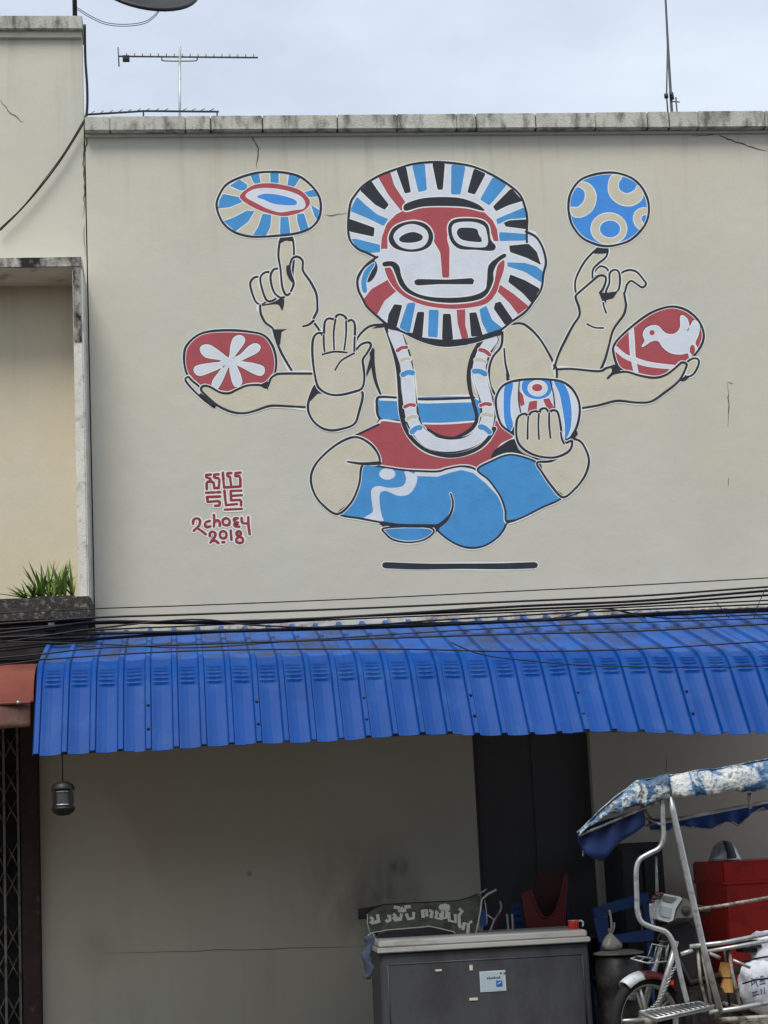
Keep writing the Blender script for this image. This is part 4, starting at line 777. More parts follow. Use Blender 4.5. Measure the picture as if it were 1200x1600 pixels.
box('lid_edge', FX0, FX1, FY0, FY1+.01, .742, .778, LIDM, fz, bev=.006)
box('lid', FX0+.012, FX1-.02, FY0+.012, FY1, .78, .826, LIDM, fz, bev=.008)
for x in (FX0+.08, FX1-.1): boxes('leg', [(x-.03, x+.03, FY0+.06, FY0+.12, 0, .1)], BLACKM, fz); boxes('leg', [(x-.03, x+.03, FY1-.1, FY1-.04, 0, .1)], BLACKM, fz)
def onf(u, v): return at(u, v, FY0+.016)
for (a, b, c, d) in ((736, 1512, 5, 8), (740, 1561, 13, 4), (685, 1516, 10, 3)):
    p = onf(a, b); boxes('peeling_mark', [(p.x-c/440, p.x+c/440, FY0+.012, FY0+.0175, p.z-d/440, p.z+d/440)], LETTER, fz)
p0, p1 = onf(749, 1518), onf(791, 1548)
STK = material('sticker_pale_blue', (176, 196, 206), .5, var=.05); STB = material('sticker_blue', (38, 104, 178), .5, var=.1); STD = material('sticker_ink', (58, 84, 104), .6)
stk = box('sticker', p0.x, p1.x, FY0+.014, FY0+.0165, p1.z, p0.z, WHITEPL, fz)
boxes('print', [(p0.x+.006, p1.x-.006, FY0+.0125, FY0+.0139, p1.z+.006, p0.z-.006)], STK, stk)
q = onf(780, 1537); boxes('icon', [(q.x-.022, q.x+.022, FY0+.011, FY0+.0124, q.z-.02, q.z+.022)], STB, stk); tubes('icon_mark', [([(q.x-.012, FY0+.0105, q.z-.004), (q.x, FY0+.0105, q.z+.004), (q.x+.012, FY0+.0105, q.z+.012)], .003)], WHITEPL, stk)
q = onf(771, 1528); boxes('caption', [(q.x-.048+i*.0125, q.x-.039+i*.0125, FY0+.0113, FY0+.0124, q.z-.006, q.z+.005+.004*(i % 3 == 1)) for i in range(8)], STD, stk)
for u in (782.5, 788): q = onf(u, 1520.5); lathe('badge', [(0, -.0012), (.007, -.001), (.007, 0)], (q.x, FY0+.0124, q.z), STD, stk, 10, 'Y')

# folded shop sign on the chest, Thai lettering
YS = -.98
sg = empty('folded_sign', at(650, 1460, YS), 'worn green-grey folded sign with cream Thai lettering lying on the steel chest', 'sign')
Z['T'] = (560, 1370, .2)
def sp3(pts, Y): return [at(u, v, Y) for u, v in tr('T', pts)]
OUT = [(70, 290), (120, 255), (200, 222), (350, 212), (500, 205), (780, 190), (870, 165), (930, 140), (965, 168), (955, 260), (930, 440), (900, 475), (150, 495), (150, 430), (92, 440), (72, 370)]
prism('board', sp3(OUT, YS), .02, SIGNB, sg)
prism('back_leaf', sp3([(0, 250), (120, 232), (200, 212), (500, 196), (780, 182), (870, 155), (925, 132), (930, 300), (900, 470), (160, 492), (60, 330), (0, 335)], YS+.03), .015, DARKBOARD, sg)
prism('opening', sp3([(150, 452), (240, 424), (500, 404), (550, 396), (640, 416), (740, 440), (760, 462), (160, 482)], YS-.004), .003, DARKBOARD, sg)
tubes('rim', [(sp3([(92, 440), (230, 415), (500, 393), (550, 385), (640, 404), (745, 430), (758, 445)], YS-.003), .004), (sp3([(70, 290), (72, 370), (92, 440)], YS-.003), .004), (sp3([(965, 168), (955, 260), (918, 445)], YS-.003), .006)], LETTER, sg)
LT = [[(90, 315), (112, 328), (100, 362), (88, 350)], [(100, 362), (160, 348)], [(148, 292), (160, 360)], [(214, 335), (226, 350), (246, 340), (246, 305), (226, 308)], [(270, 290), (288, 302), (276, 325), (286, 338), (330, 334), (336, 285)], [(302, 335), (310, 312)], [(276, 237), (318, 242), (312, 265), (368, 264), (364, 236), (408, 232)], [(330, 240), (352, 262)], [(374, 287), (390, 330), (430, 324), (432, 275)],
      [(500, 258), (506, 320)], [(500, 268), (530, 262), (536, 310)], [(550, 263), (576, 272), (568, 322)], [(600, 270), (614, 276), (606, 320), (640, 330), (642, 285)], [(634, 248), (644, 228), (680, 222), (708, 232), (714, 250), (634, 248)], [(655, 240), (700, 240)], [(656, 265), (658, 330), (690, 318), (690, 262)], [(704, 275), (710, 342), (760, 356), (756, 290)], [(785, 250), (812, 270), (786, 300), (790, 380), (800, 398)], [(815, 415), (828, 362), (860, 366), (855, 442)], [(874, 345), (880, 362)]]
for l in LT:
    lb = sp3(l, YS-.004); vs, fs = tube_data(lb, .0128, 6); o = mesh('letter_stroke', [(v.x, YS-.004+(v.y-YS+.004)*.25, v.z) for v in vs], fs, LETTER, sg)
tube('leg', sp3([(965, 175), (1010, 135), (1078, 100)], YS+.0), .009, GALV, sg); tube('leg', sp3([(930, 140), (970, 118), (1005, 92)], YS+.03), .007, RUSTY, sg)
tubes('strut', [(sp3([(985, 180), (1000, 260), (1005, 370)], YS), .004), (sp3([(1005, 295), (1060, 335), (1020, 440)], YS), .005)], GALV, sg)
cl = prism('blue_rag', sp3([(958, 250), (985, 240), (1005, 300), (1008, 375), (985, 392), (955, 395), (948, 340)], YS+.012), .012, BLUEPL); tag(cl, 'small blue rag hanging from the end of the folded sign', 'rag')
vs, fs = [], []
for i in range(12):
    v = 1462+i*6.2; c = at(575+3*math.sin(i*.9), v, -1.36); ww = .028+.008*math.sin(i*1.7)
    vs += [c+Vector((-ww, .01, 0)), c+Vector((-ww*.3, -.015*math.cos(i), 0)), c+Vector((ww*.3, .012*math.sin(i*1.3), 0)), c+Vector((ww, 0, 0))]
    if i: a = 4*i-4; fs += [(a, a+1, a+5, a+4), (a+1, a+2, a+6, a+5), (a+2, a+3, a+7, a+6)]
RAG = material('grey_blue_rag', (72, 84, 104), .9, var=.3, scale=14)
o = mesh('hanging_cloth', vs, fs, RAG, None, True); so_ = o.modifiers.new('s', 'SOLIDIFY'); so_.thickness = .008; tag(o, 'grey-blue cloth strip hanging at the left end of the steel chest', 'cloth')
hkp = at(575, 1462, -1.36); mesh('hook', *tube_data([hkp+Vector((0, 0, .0)), hkp+Vector((.03, .01, .02)), Vector((FX0+.03, -1.34, .76))], .004, 6), GALV, o)

# mug
mg = at(896, 1447.5, -1.2); mz = .826
mug = empty('mug', (mg.x, -1.2, mz), 'small red and white mug at the right end of the steel chest lid', 'mug')
lathe('cup', [(.036, .002), (.038, .01), (.039, .04), (.04, .062), (.036, .062), (.034, .01), (0, .008)], (mg.x, -1.2, mz), [REDPL, WHITEPL], mug, 20, mi=[0, 0, 0, 1, 1, 1])
tube('handle', [Vector((mg.x+.036, -1.2, mz+.055)), Vector((mg.x+.06, -1.2, mz+.055)), Vector((mg.x+.072, -1.2, mz+.04)), Vector((mg.x+.066, -1.2, mz+.015))], .007, WHITEPL, mug, 8, True, 4)

# table behind the chest, hidden, carrying the stacked things
tb = empty('work_table', (2.7, -.32, 0), 'low dark table behind the steel chest with stacked things on it', 'table')
box('table_top', 2.2, 3.16, -.6, -.08, .72, .75, DARKBOARD, tb)
for x in (2.23, 3.13):
    for y in (-.57, -.11): box('leg', x-.02, x+.02, y-.02, y+.02, 0, .72, DARKBOARD, tb)
# red plastic chair turned with its scooped back up
YC = -.5
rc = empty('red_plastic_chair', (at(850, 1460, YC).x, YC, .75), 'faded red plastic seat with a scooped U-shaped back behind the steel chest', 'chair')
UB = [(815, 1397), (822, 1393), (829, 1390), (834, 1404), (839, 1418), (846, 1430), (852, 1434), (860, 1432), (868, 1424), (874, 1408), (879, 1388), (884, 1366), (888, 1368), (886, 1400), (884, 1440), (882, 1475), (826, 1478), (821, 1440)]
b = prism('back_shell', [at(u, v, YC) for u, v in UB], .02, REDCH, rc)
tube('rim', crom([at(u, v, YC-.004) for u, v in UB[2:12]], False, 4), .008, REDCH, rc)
prism('seat_shell', [at(u, v, YC+.16) for u, v in ((838, 1364), (878, 1360), (886, 1372), (882, 1480), (832, 1480), (834, 1400))], .02, material('shaded_red_plastic', (66, 30, 30), .5), rc)  # seat shell coloured darker to imitate the shadow of the doorway
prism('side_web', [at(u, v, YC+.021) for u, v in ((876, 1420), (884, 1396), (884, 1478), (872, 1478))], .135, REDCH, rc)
for u in (828, 878):
    p = at(u, 1478, YC+.1); box('leg', p.x-.02, p.x+.02, YC+.03, YC+.12, .751, p.z+.05, REDCH, rc)
p = at(851, 1453, YC-.006); lathe('emblem', [(0, -.004), (.018, -.002), (.02, .004)], (p.x, YC-.002, p.z), LETTER, rc, 14, 'Y')
# narrow blue crates either side
for k, (u0_, u1_, vt, l) in enumerate(((803, 819, 1408, 'narrow blue slatted crate end standing left of the red plastic seat'), (884, 892, 1398, 'thin blue panel standing right of the red plastic seat'))):
    a, b2 = at(u0_, vt, -.42), at(u1_, 1470, -.42)
    bc = empty('blue_crate', (a.x, -.42, .75), l, 'crate')
    for i in range(5 if k == 0 else 1):
        h = (a.z-.76)/(5 if k == 0 else 1); box('slat', a.x, b2.x, -.42, -.40, .755+i*h, .755+(i+1)*h-(.012 if k == 0 else 0), BLUEPL, bc)
    boxes('side_wall', [(a.x+.004, b2.x-.004, -.398, -.2, .752, a.z-.02)], BLUEPL, bc)
bs = empty('bundle_of_sticks', (at(775, 1460, -.5).x, -.5, .75), 'few pale sticks and a brown hoop leaning beside the folded sign', 'sticks')
for (p, m_) in (([(792, 1428), (796, 1475)], LETTER), ([(800, 1428), (803, 1475)], LETTER)): tube('stick', [at(u, v, -.5) for u, v in p], .007, m_, bs)
tube('hoop', crom([at(u, v, -.5) for u, v in ((764, 1475), (768, 1452), (774, 1436), (783, 1420), (781, 1408))], False, 4), .008, RUSTY, bs)
tube('hoop', crom([at(u, v, -.47) for u, v in ((770, 1475), (775, 1450), (782, 1432), (786, 1416))], False, 4), .008, MAROON, bs)

# ------------------------------------------------------------------ things right of the door
ck0, ck1 = at(915, 1345, -.5), at(1032, 1340, -.5)
cb = empty('dark_cupboard', ((ck0.x+ck1.x)/2, -.4, 0), 'tall dark cupboard in the shade right of the doorway, behind the blue chair', 'cupboard')
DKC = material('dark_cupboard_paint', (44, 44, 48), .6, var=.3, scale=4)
zt = at(975, 1318, -.6).z
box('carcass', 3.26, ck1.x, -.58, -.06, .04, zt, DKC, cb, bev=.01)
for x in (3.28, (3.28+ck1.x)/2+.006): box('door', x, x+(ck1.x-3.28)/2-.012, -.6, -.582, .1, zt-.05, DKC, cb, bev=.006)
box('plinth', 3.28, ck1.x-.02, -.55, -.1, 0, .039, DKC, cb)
for x in (-.05, .05): xx = (3.28+ck1.x)/2+x; tube('handle', [(xx, -.602, .75), (xx, -.625, .77), (xx, -.625, .9), (xx, -.602, .92)], .006, GALV, cb)
# blue plastic chair
YB = -1.05
bc = empty('blue_plastic_chair', (at(970, 1600, YB).x, YB, 0), 'blue plastic chair with an open slanting back behind the sooty drum', 'chair')
def bp(u, v, Y=YB): return at(u, v, Y)
prism('back_top', [bp(*p) for p in ((927, 1420), (960, 1408), (1012, 1394), (1016, 1410), (965, 1424), (944, 1432), (930, 1434))], .03, BLUEPL, bc)
prism('back_post', [bp(*p) for p in ((925.5, 1421), (929, 1434.5), (943, 1433), (950, 1436), (952, 1462), (950, 1474), (936, 1472))], .03, BLUEPL, bc)
prism('back_post', [bp(*p) for p in ((1004, 1413), (1016, 1411), (1022, 1450), (1010, 1452))], .03, BLUEPL, bc)
prism('back_bottom', [bp(*p) for p in ((953, 1462), (1009, 1453), (1022, 1451), (1022, 1470), (953, 1474))], .03, BLUEPL, bc)
sx0, sx1 = bp(936, 1480).x, bp(1022, 1480).x; sz = bp(960, 1476).z
box('seat', sx0, sx1, YB-.0, YB+.4, .42, .45, BLUEPL, bc, bev=.012)
boxes('back_support', [(sx0+.01, sx0+.05, YB+.002, YB+.028, .451, sz), (sx1-.05, sx1-.01, YB+.002, YB+.028, .451, sz)], BLUEPL, bc)
for x in (sx0+.03, sx1-.03):
    for y in (YB+.04, YB+.36): tube('leg', [(x, y, 0), (x, y, .42)], [.018, .022], BLUEPL, bc)
# sooty drum with lid and knotted bag
YD = -1.32
dc_ = at(966, 1484, YD); dz = at(966, 1486, YD).z
dr = empty('sooty_drum', (dc_.x, YD, 0), 'sooty metal drum with a wide flat lid beside the steel chest', 'drum')
lathe('barrel', [(0, .002), (.165, .002), (.17, .02), (.172, .2), (.176, .22), (.172, .24), (.172, .42), (.176, .44), (.172, .46), (.168, dz-.035), (.15, dz-.03)], (dc_.x, YD, 0), POT, dr, 36)
lathe('lid', [(0, dz+.008), (.12, dz+.006), (.18, dz-.008), (.182, dz-.02), (.15, dz-.024), (0, dz-.024)], (dc_.x, YD, 0), material('worn_lid', (120, 118, 114), .5, metal=.3, var=.3, dirt=(60, 58, 56), dscale=6, damt=.4), dr, 36)
p = at(986, 1553, YD-.19); boxes('vent', [(p.x-.05, p.x+.05, YD-.21, YD-.165, p.z-.008, p.z+.008)], GALV, dr); tube('tap', [(p.x, YD-.2, p.z+.05), (p.x, YD-.2, p.z+.01)], .008, GALV, dr); lathe('tap_bowl', [(.03, 0), (.024, -.03), (0, -.034)], (p.x, YD-.2, p.z-.01), GALV, dr, 14)
bg_ = at(955, 1480, YD); bag = empty('knotted_bag', (bg_.x, YD, dz+.009), 'knotted grey plastic bag sitting on the sooty drum lid', 'bag')
vs, fs = [], []; prf = [(.0, .002), (.055, .002), (.068, .02), (.066, .045), (.05, .075), (.028, .1), (.012, .115), (.01, .122), (.016, .135), (.02, .15)]
for i, (r_, h) in enumerate(prf):
    for j in range(18): a = 2*math.pi*j/18; q = r_*(1+.13*math.sin(3*a+i)+.08*math.sin(7*a-i)); vs.append((bg_.x+q*math.cos(a), YD+q*math.sin(a), dz+.009+h))
for i in range(len(prf)-1):
    for j in range(18): a, b = i*18+j, i*18+(j+1) % 18; fs.append((a, b, b+18, a+18))
mesh('bag_body', vs, fs, BAG, bag, True)
tube('knot_loop', crom([Vector((bg_.x+.01, YD, dz+.12)), Vector((bg_.x+.03, YD, dz+.16)), Vector((bg_.x+.035, YD, dz+.2))], False, 4), .006, BAG, bag)
tube('strap', crom([at(952, 1422, YD-.0), at(955, 1438, YD), at(956, 1460, YD)], False, 4), .008, BAG, bag)
# big red box
rx0 = at(1133, 1420, -1.1).x; rz1 = at(1133, 1347, -1.1).z
rb = empty('red_ice_box', (rx0+.6, -.7, 0), 'large red plastic box with a ledged lid against the right-hand wall', 'box')
box('body', rx0+.012, rx0+1.25, -1.088, -.3, .03, rz1-.155, REDPL, rb, bev=.012)
box('lid', rx0, rx0+1.262, -1.1, -.29, rz1-.153, rz1, REDPL, rb, bev=.014)
box('lid_ledge', rx0-.004, rx0+1.266, -1.105, -.286, rz1-.165, rz1-.14, REDPL, rb, bev=.004)
boxes('foot', [(rx0+.06, rx0+.16, -1.05, -.95, 0, .03), (rx0+1.1, rx0+1.2, -1.05, -.95, 0, .03)], BLACKM, rb)
prism('warning_triangle', [at(u, v, -1.093) for u, v in ((1140, 1484), (1158, 1512), (1136, 1520))], .003, material('bright_red', (206, 52, 36), .5), rb)
# dome shaped helmet on the box
hc = at(1131, 1322, -.75)
hm = empty('helmet', (hc.x, -.75, rz1), 'round helmet with a black band and silver side sitting on the red box', 'helmet')
vs, fs, mi = [], [], []
HR, HH = .105, .15
for i in range(10):
    e = (i/9)*math.pi/2*1.0
    for j in range(72): a = 2*math.pi*j/72; vs.append((hc.x+HR*1.05*math.cos(e)*math.cos(a)*(1.06 if i < 2 else 1), -.75+HR*1.2*math.cos(e)*math.sin(a), rz1+.004+HH*math.sin(e)))
for i in range(9):
    for j in range(72):
        a, b = i*72+j, i*72+(j+1) % 72; fs.append((a, b, b+72, a+72)); x = (vs[a][0]-hc.x)/HR; mi.append(0 if -.25 < x < .55 else 1)
mesh('shell', vs, fs, [BLACKM, GALV], hm, True, mi)
mesh('brim', *tube_data([(hc.x+HR*1.12*math.cos(2*math.pi*j/24), -.75+HR*1.28*math.sin(2*math.pi*j/24), rz1+.012) for j in range(25)], .009, 6), GALV, hm, True)

# ------------------------------------------------------------------ motorcycle with sidecar, tarpaulin roof
YN, YF, YMC = -2.85, -1.95, -2.42      # near frame, far frame, motorcycle
sv = empty('sidecar_frame', (at(1130, 1600, YN).x, YN, 0), 'welded tube sidecar with a tattered silver and blue tarpaulin roof at the right edge', 'sidecar')
def n_(u, v, Y=YN): return at(u, v, Y)
tube('front_post', [n_(1047, 1245), n_(1052, 1270), n_(1099, 1480), n_(1126, 1582)], .021, GALV, sv, 10)
tube('front_post', [n_(1053, 1265, YN+.04), n_(1100, 1478, YN+.04)], .013, RUSTY, sv)
tube('bent_tube', [n_(*p) for p in ((1035, 1246), (1036, 1285), (1037, 1308), (1030, 1325), (1012, 1335), (999, 1344), (994, 1362), (995, 1400), (996, 1425), (1003, 1441), (1020, 1449), (1040, 1456), (1051, 1472), (1058, 1500), (1066, 1535), (1074, 1566))], .0165, GALV, sv, 10, True, 5)
for p, r_ in (([(1064, 1491), (1082, 1485)], .014), ([(1078, 1479), (1130, 1473), (1215, 1456)], .014), ([(1104, 1487), (1150, 1479), (1215, 1467)], .013), ([(1088, 1421), (1130, 1415), (1215, 1400)], .011), ([(1108, 1582), (1150, 1576), (1215, 1564)], .015)):
    tube('rail', [n_(*q) for q in p], r_, GALV if r_ > .012 else RUSTY, sv)
for p in ([(1090, 1482), (1094, 1530), (1106, 1575)], [(1096, 1484), (1103, 1520), (1112, 1572)], [(1139, 1482), (1144, 1520), (1157, 1574)]): tube('upright', [n_(*q, YN+.02) for q in p], .0105, RUSTY, sv, 8)
tube('stay', [n_(1108, 1489), n_(1125, 1497)], .012, RUSTY, sv); tube('stay', [n_(1145, 1500, YN+.2), n_(1172, 1512, YN+.2)], .01, GALV, sv)
# far side of the frame
for p in ([(1060, 1282), (1215, 1254)],): tube('roof_rail', [n_(*q, YN+.15) for q in ((1040, 1284), (1100, 1272), (1172, 1258), (1215, 1250))], .0115, GALV, sv)
tube('roof_rail', [n_(1020, 1282, YF), n_(1050, 1280, YF), n_(1215, 1262, YF)], .011, GALV, sv); tube('far_post', [n_(1222, 1250, YF), n_(1236, 1480, YF), n_(1242, 1580, YF)], .015, RUSTY, sv)
tube('hanger', [n_(1171, 1240, YN+.05), n_(1172, 1262, YN+.1)], .014, GALV, sv)
tubes('floor_bearer', [([n_(1112, 1582), Vector((n_(1112, 1582).x, YF, n_(1112, 1582).z))], .014), ([n_(1157, 1575), Vector((n_(1157, 1575).x, YF, n_(1157, 1575).z))], .014)], RUSTY, sv)
# foot plate
fp = [n_(1000, 1581, YN+.02), n_(1093, 1566, YN+.18), n_(1116, 1572, YN), n_(1025, 1592, YN-.12)]
prism('foot_plate', fp, .02, STEEL, sv, (0, 0, -1))
tubes('plate_ridge', [([fp[0].lerp(fp[1], t)+Vector((0, 0, .004)), fp[3].lerp(fp[2], t)+Vector((0, 0, .004))], .004) for t in [i/12 for i in range(1, 12)]], STEEL, sv)
tube('plate_edge', fp+[fp[0]], .009, GALV, sv)
# the third wheel of the sidecar, beyond the frame's edge
xw = n_(1300, 1600).x
whl = lathe('side_wheel', [(.2, -.03), (.25, -.045), (.285, -.03), (.29, 0), (.285, .03), (.25, .045), (.2, .03)], (xw, YN, .29-.0), RUBBER, sv, 36, 'Y')
tube('wheel_hub', [(xw, YN-.06, .29), (xw, YN+.12, .29)], .03, GALV, whl)
tubes('spokes', [([(xw, YN, .29), (xw+.21*math.cos(a), YN, .29+.21*math.sin(a))], .004) for a in [i*math.pi/8 for i in range(16)]], GALV, whl)
tube('axle_beam', [(n_(1126, 1582).x, YN+.1, .29), (xw+.3, YN+.1, .29)], .018, RUSTY, sv)
tube('axle_beam', [n_(1126, 1582)+Vector((0, .05, 0)), Vector((n_(1126, 1582).x, YN+.1, .29))], .016, RUSTY, sv)
# roof: crumpled tarpaulin over a tube hoop
TARP = bpy.data.materials.new('printed_tarpaulin'); TARP.use_nodes = True; tt = TARP.node_tree; bb = tt.nodes['Principled BSDF']; bb.inputs['Roughness'].default_value = .42
tcn = N(tt, 'ShaderNodeTexCoord'); n1 = N(tt, 'ShaderNodeTexNoise'); n1.inputs['Scale'].default_value = 7; n1.inputs['Detail'].default_value = 5; n1.inputs['Distortion'].default_value = .6
n2 = N(tt, 'ShaderNodeTexNoise'); n2.inputs['Scale'].default_value = 38; n2.inputs['Detail'].default_value = 4
cr = N(tt, 'ShaderNodeValToRGB'); cr.color_ramp.elements[0].position = .40; cr.color_ramp.elements[0].color = col((52, 84, 120)); cr.color_ramp.elements[1].position = .53; cr.color_ramp.elements[1].color = col((184, 190, 192))
e = cr.color_ramp.elements.new(.45); e.color = col((78, 122, 162)); e = cr.color_ramp.elements.new(.47); e.color = col((168, 178, 184)); e = cr.color_ramp.elements.new(.62); e.color = col((204, 204, 198)); e = cr.color_ramp.elements.new(.68); e.color = col((150, 152, 148))
m3 = N(tt, 'ShaderNodeMapRange'); m3.inputs[1].default_value = .56; m3.inputs[2].default_value = .62; m3.inputs[4].default_value = .65; mxx = N(tt, 'ShaderNodeMix', data_type='RGBA'); mxx.inputs[7].default_value = col((70, 74, 78))
for a, b in ((tcn.outputs['Object'], n1.inputs['Vector']), (tcn.outputs['Object'], n2.inputs['Vector']), (n1.outputs[0], cr.inputs[0]), (n2.outputs[0], m3.inputs[0]), (m3.outputs[0], mxx.inputs[0]), (cr.outputs[0], mxx.inputs[6]), (mxx.outputs[2], bb.inputs['Base Color'])): tt.links.new(a, b)
bpn = N(tt, 'ShaderNodeBump'); bpn.inputs['Strength'].default_value = .8; bpn.inputs['Distance'].default_value = .02; tt.links.new(n2.outputs[0], bpn.inputs['Height']); tt.links.new(bpn.outputs[0], bb.inputs['Normal'])
from mathutils import noise as mn
def sheet(name, grid, mat, thick=.006, parent=sv, crumple=0., seed=0):
    vs, fs = [], []; n = len(grid[0])
    for r_ in grid:
        for p in r_:
            q = Vector(p); k = mn.noise_vector(q*9+Vector((seed, 0, 0))); vs.append(q+k*crumple)
    for i in range(len(grid)-1):
        for j in range(n-1): a = i*n+j; fs.append((a, a+1, a+n+1, a+n))
    o = mesh(name, vs, fs, mat, parent, True); s_ = o.modifiers.new('s', 'SOLIDIFY'); s_.thickness = thick; s_.offset = 0; return o
def lerp_row(pts, n):
    L_ = [0]
    for a, b in zip(pts, pts[1:]): L_.append(L_[-1]+(b-a).length)
    out = []
    for i in range(n):
        d = L_[-1]*i/(n-1); k = 0
        while k < len(pts)-2 and L_[k+1] < d: k += 1
        out.append(pts[k].lerp(pts[k+1], (d-L_[k])/(L_[k+1]-L_[k])))
    return out
tl = [n_(*p) for p in ((1046, 1214), (1085, 1206), (1130, 1200), (1170, 1192), (1215, 1184), (1290, 1172))]
bl = [n_(*p, YN-.03) for p in ((1052, 1247), (1080, 1246), (1110, 1243), (1150, 1236), (1180, 1234), (1215, 1230), (1290, 1220))]
A_, B_ = lerp_row(tl, 44), lerp_row(bl, 44)
sheet('side_flap', [[A_[i].lerp(B_[i], k/6)+Vector((0, -.02*math.sin(k/6*3.1), .004*math.sin(i*1.9)*k/6)) for i in range(44)] for k in range(7)], TARP, crumple=.02)
ft = [n_(*p) for p in ((1046, 1213), (1020, 1217), (992, 1222), (965, 1245), (938, 1266), (918, 1285), (902, 1302))]
fb = [n_(*p, YN-.03) for p in ((1048, 1247), (1030, 1250), (1005, 1258), (975, 1267), (945, 1277), (922, 1292), (905, 1308))]
A_, B_ = lerp_row(ft, 30), lerp_row(fb, 30)
TARP2 = TARP.copy(); TARP2.name = 'torn_tarpaulin'
for nd in TARP2.node_tree.nodes:
    if nd.type == 'VALTORGB':
        for e_, p_ in zip(nd.color_ramp.elements, (.44, .50, .53, .58, .66, .72)): e_.position = p_
    if nd.type == 'MAP_RANGE': nd.inputs[1].default_value = .5; nd.inputs[2].default_value = .57; nd.inputs[4].default_value = .9
sheet('visor_flap', [[A_[i].lerp(B_[i], k/6)+Vector((0, -.015*math.sin(k/6*3.1), 0)) for i in range(30)] for k in range(7)], TARP2, crumple=.03, seed=4)
# roof top sheet reaches to the far side, visor slopes to the front
far = Vector((0, YF-YN, 0))
row = lerp_row(list(reversed(ft))+tl[1:], 60)
sheet('roof_sheet', [[p+far*(k/6)+Vector((.2*(k/6), 0, .006-.05*(k/6))) for p in row] for k in range(7)], TARP, crumple=.01, seed=2)
# hanging blue flap under the visor and ruffled far valance
hf_t = lerp_row([n_(*p, YN+.03) for p in ((902, 1302), (925, 1288), (960, 1277), (1008, 1262))], 18); hf_b = lerp_row([n_(*p, YN+.03) for p in ((903, 1314), (917, 1338), (944, 1347), (962, 1322), (985, 1306), (1008, 1292))], 18)
sheet('front_flap', [[hf_t[i].lerp(hf_b[i], k/5)+Vector((0, .012*math.sin(i*1.2), 0)) for i in range(18)] for k in range(6)], material('navy_tarpaulin', (24, 46, 96), .6, var=.2, scale=5, bump=.4, bscale=14), crumple=.01, seed=6)
vt_ = lerp_row([n_(*p, YF-.02) for p in ((1012, 1282), (1050, 1279), (1110, 1270), (1160, 1262), (1215, 1250), (1290, 1240))], 60); vb_ = lerp_row([n_(*p, YF-.02) for p in ((1016, 1297), (1040, 1298), (1056, 1290), (1085, 1293), (1110, 1296), (1138, 1282), (1154, 1290), (1172, 1272), (1190, 1262), (1215, 1266), (1290, 1256))], 60)
sheet('valance', [[vt_[i].lerp(vb_[i], k/5)+Vector((0, .02*math.sin(i*.9)*k/5, 0)) for i in range(60)] for k in range(6)], TARPB, crumple=.014, seed=8)
tube('valance_hem', [p+Vector((0, -.01, 0)) for p in vb_], .006, GALV, sv, 6)
tubes('roof_strut', [([n_(1036, 1290), n_(1000, 1275, YN+.3)], .008), ([n_(1036, 1284), n_(1010, 1290, YF)], .008), ([n_(906, 1305), n_(908, 1305, YF)], .01), ([n_(912, 1318, YN+.1), n_(911, 1338, YN+.1)], .006), ([n_(1036, 1250), n_(906, 1305)], .009), ([n_(1046, 1240), n_(1046, 1240)+far], .012), ([n_(1046, 1240)+far, n_(1020, 1282, YF)], .012)], RUSTY, sv)
tube('roof_edge_tube', [n_(1044, 1243, YN+.01), n_(1150, 1230, YN+.01), n_(1290, 1214, YN+.01)], .011, GALV, sv)
# tan blocks and sack carried on the sidecar
for (c0, c1, c2, c3, l) in ((1127, 1504, 1141, 1527, 'upper of two tan wooden blocks strapped to the sidecar'), (1130, 1529, 1145, 1551, 'lower of two tan wooden blocks strapped to the sidecar')):
    pts = [n_(u, v, YN+.06) for u, v in ((c0+2, c1), (c2, c1+1), (c2+1, c3), (c0+3, c3), (c0-1, c1+14))]
    tag(prism('wooden_block', pts, .045, WOOD), l, 'block')
tube('strap_rod', [n_(1132, 1484, YN+.08), n_(1136, 1530, YN+.12), n_(1140, 1572, YN+.1)], .009, BLACKM, sv)
from mathutils.bvhtree import BVHTree
BV = {}
def on_sack(u, v):
    d = (at(u, v, -2)-CP).normalized(); h = BV['printed_sack'].ray_cast(CP, d)[0]
    return (h if h else at(u, v, -2.66))-d*.002
def sack(name, c, rx, ry, rz, label, seed):
    root = empty(name, (c.x, c.y, c.z-rz), label, 'sack'); vs, fs = [], []
    for i in range(29):
        e = -math.pi/2+math.pi*i/28
        for j in range(56):
            a = 2*math.pi*j/56; d = Vector((math.cos(e)*math.cos(a), math.cos(e)*math.sin(a), math.sin(e))); sq = 1/max(.6, (abs(d.x)**3+abs(d.y)**3+abs(d.z)**3)**(1/3))
            k = 1+.11*mn.noise(d*2.4+Vector((seed, 0, 0)))+.07*mn.noise(d*7+Vector((0, seed, 0)))+.03*mn.noise(d*15+Vector((seed, seed, 0))); vs.append((c.x+d.x*rx*sq*k, c.y+d.y*ry*sq*k, c.z+d.z*rz*sq*k))
    for i in range(28):
        for j in range(56): a, b = i*56+j, i*56+(j+1) % 56; fs.append((a, b, b+56, a+56))
    mesh('sack_body', vs, fs, SACK, root, True); BV[name] = BVHTree.FromPolygons([Vector(v) for v in vs], fs); return root
sc1 = n_(1203, 1542, -2.5); sk = sack('printed_sack', sc1, .19, .17, .17, 'plump white printed sack riding in the sidecar at the right edge', 3)
sc2 = n_(1214, 1484, -2.42); sk2 = sack('slumped_sack', sc2, .17, .14, .13, 'smaller white sack slumped on top of the printed sack', 8)
box('load_floor', sc1.x-.3, sc1.x+.9, -2.8, -2.0, sc1.z-.21, sc1.z-.175, RUSTY, sv)
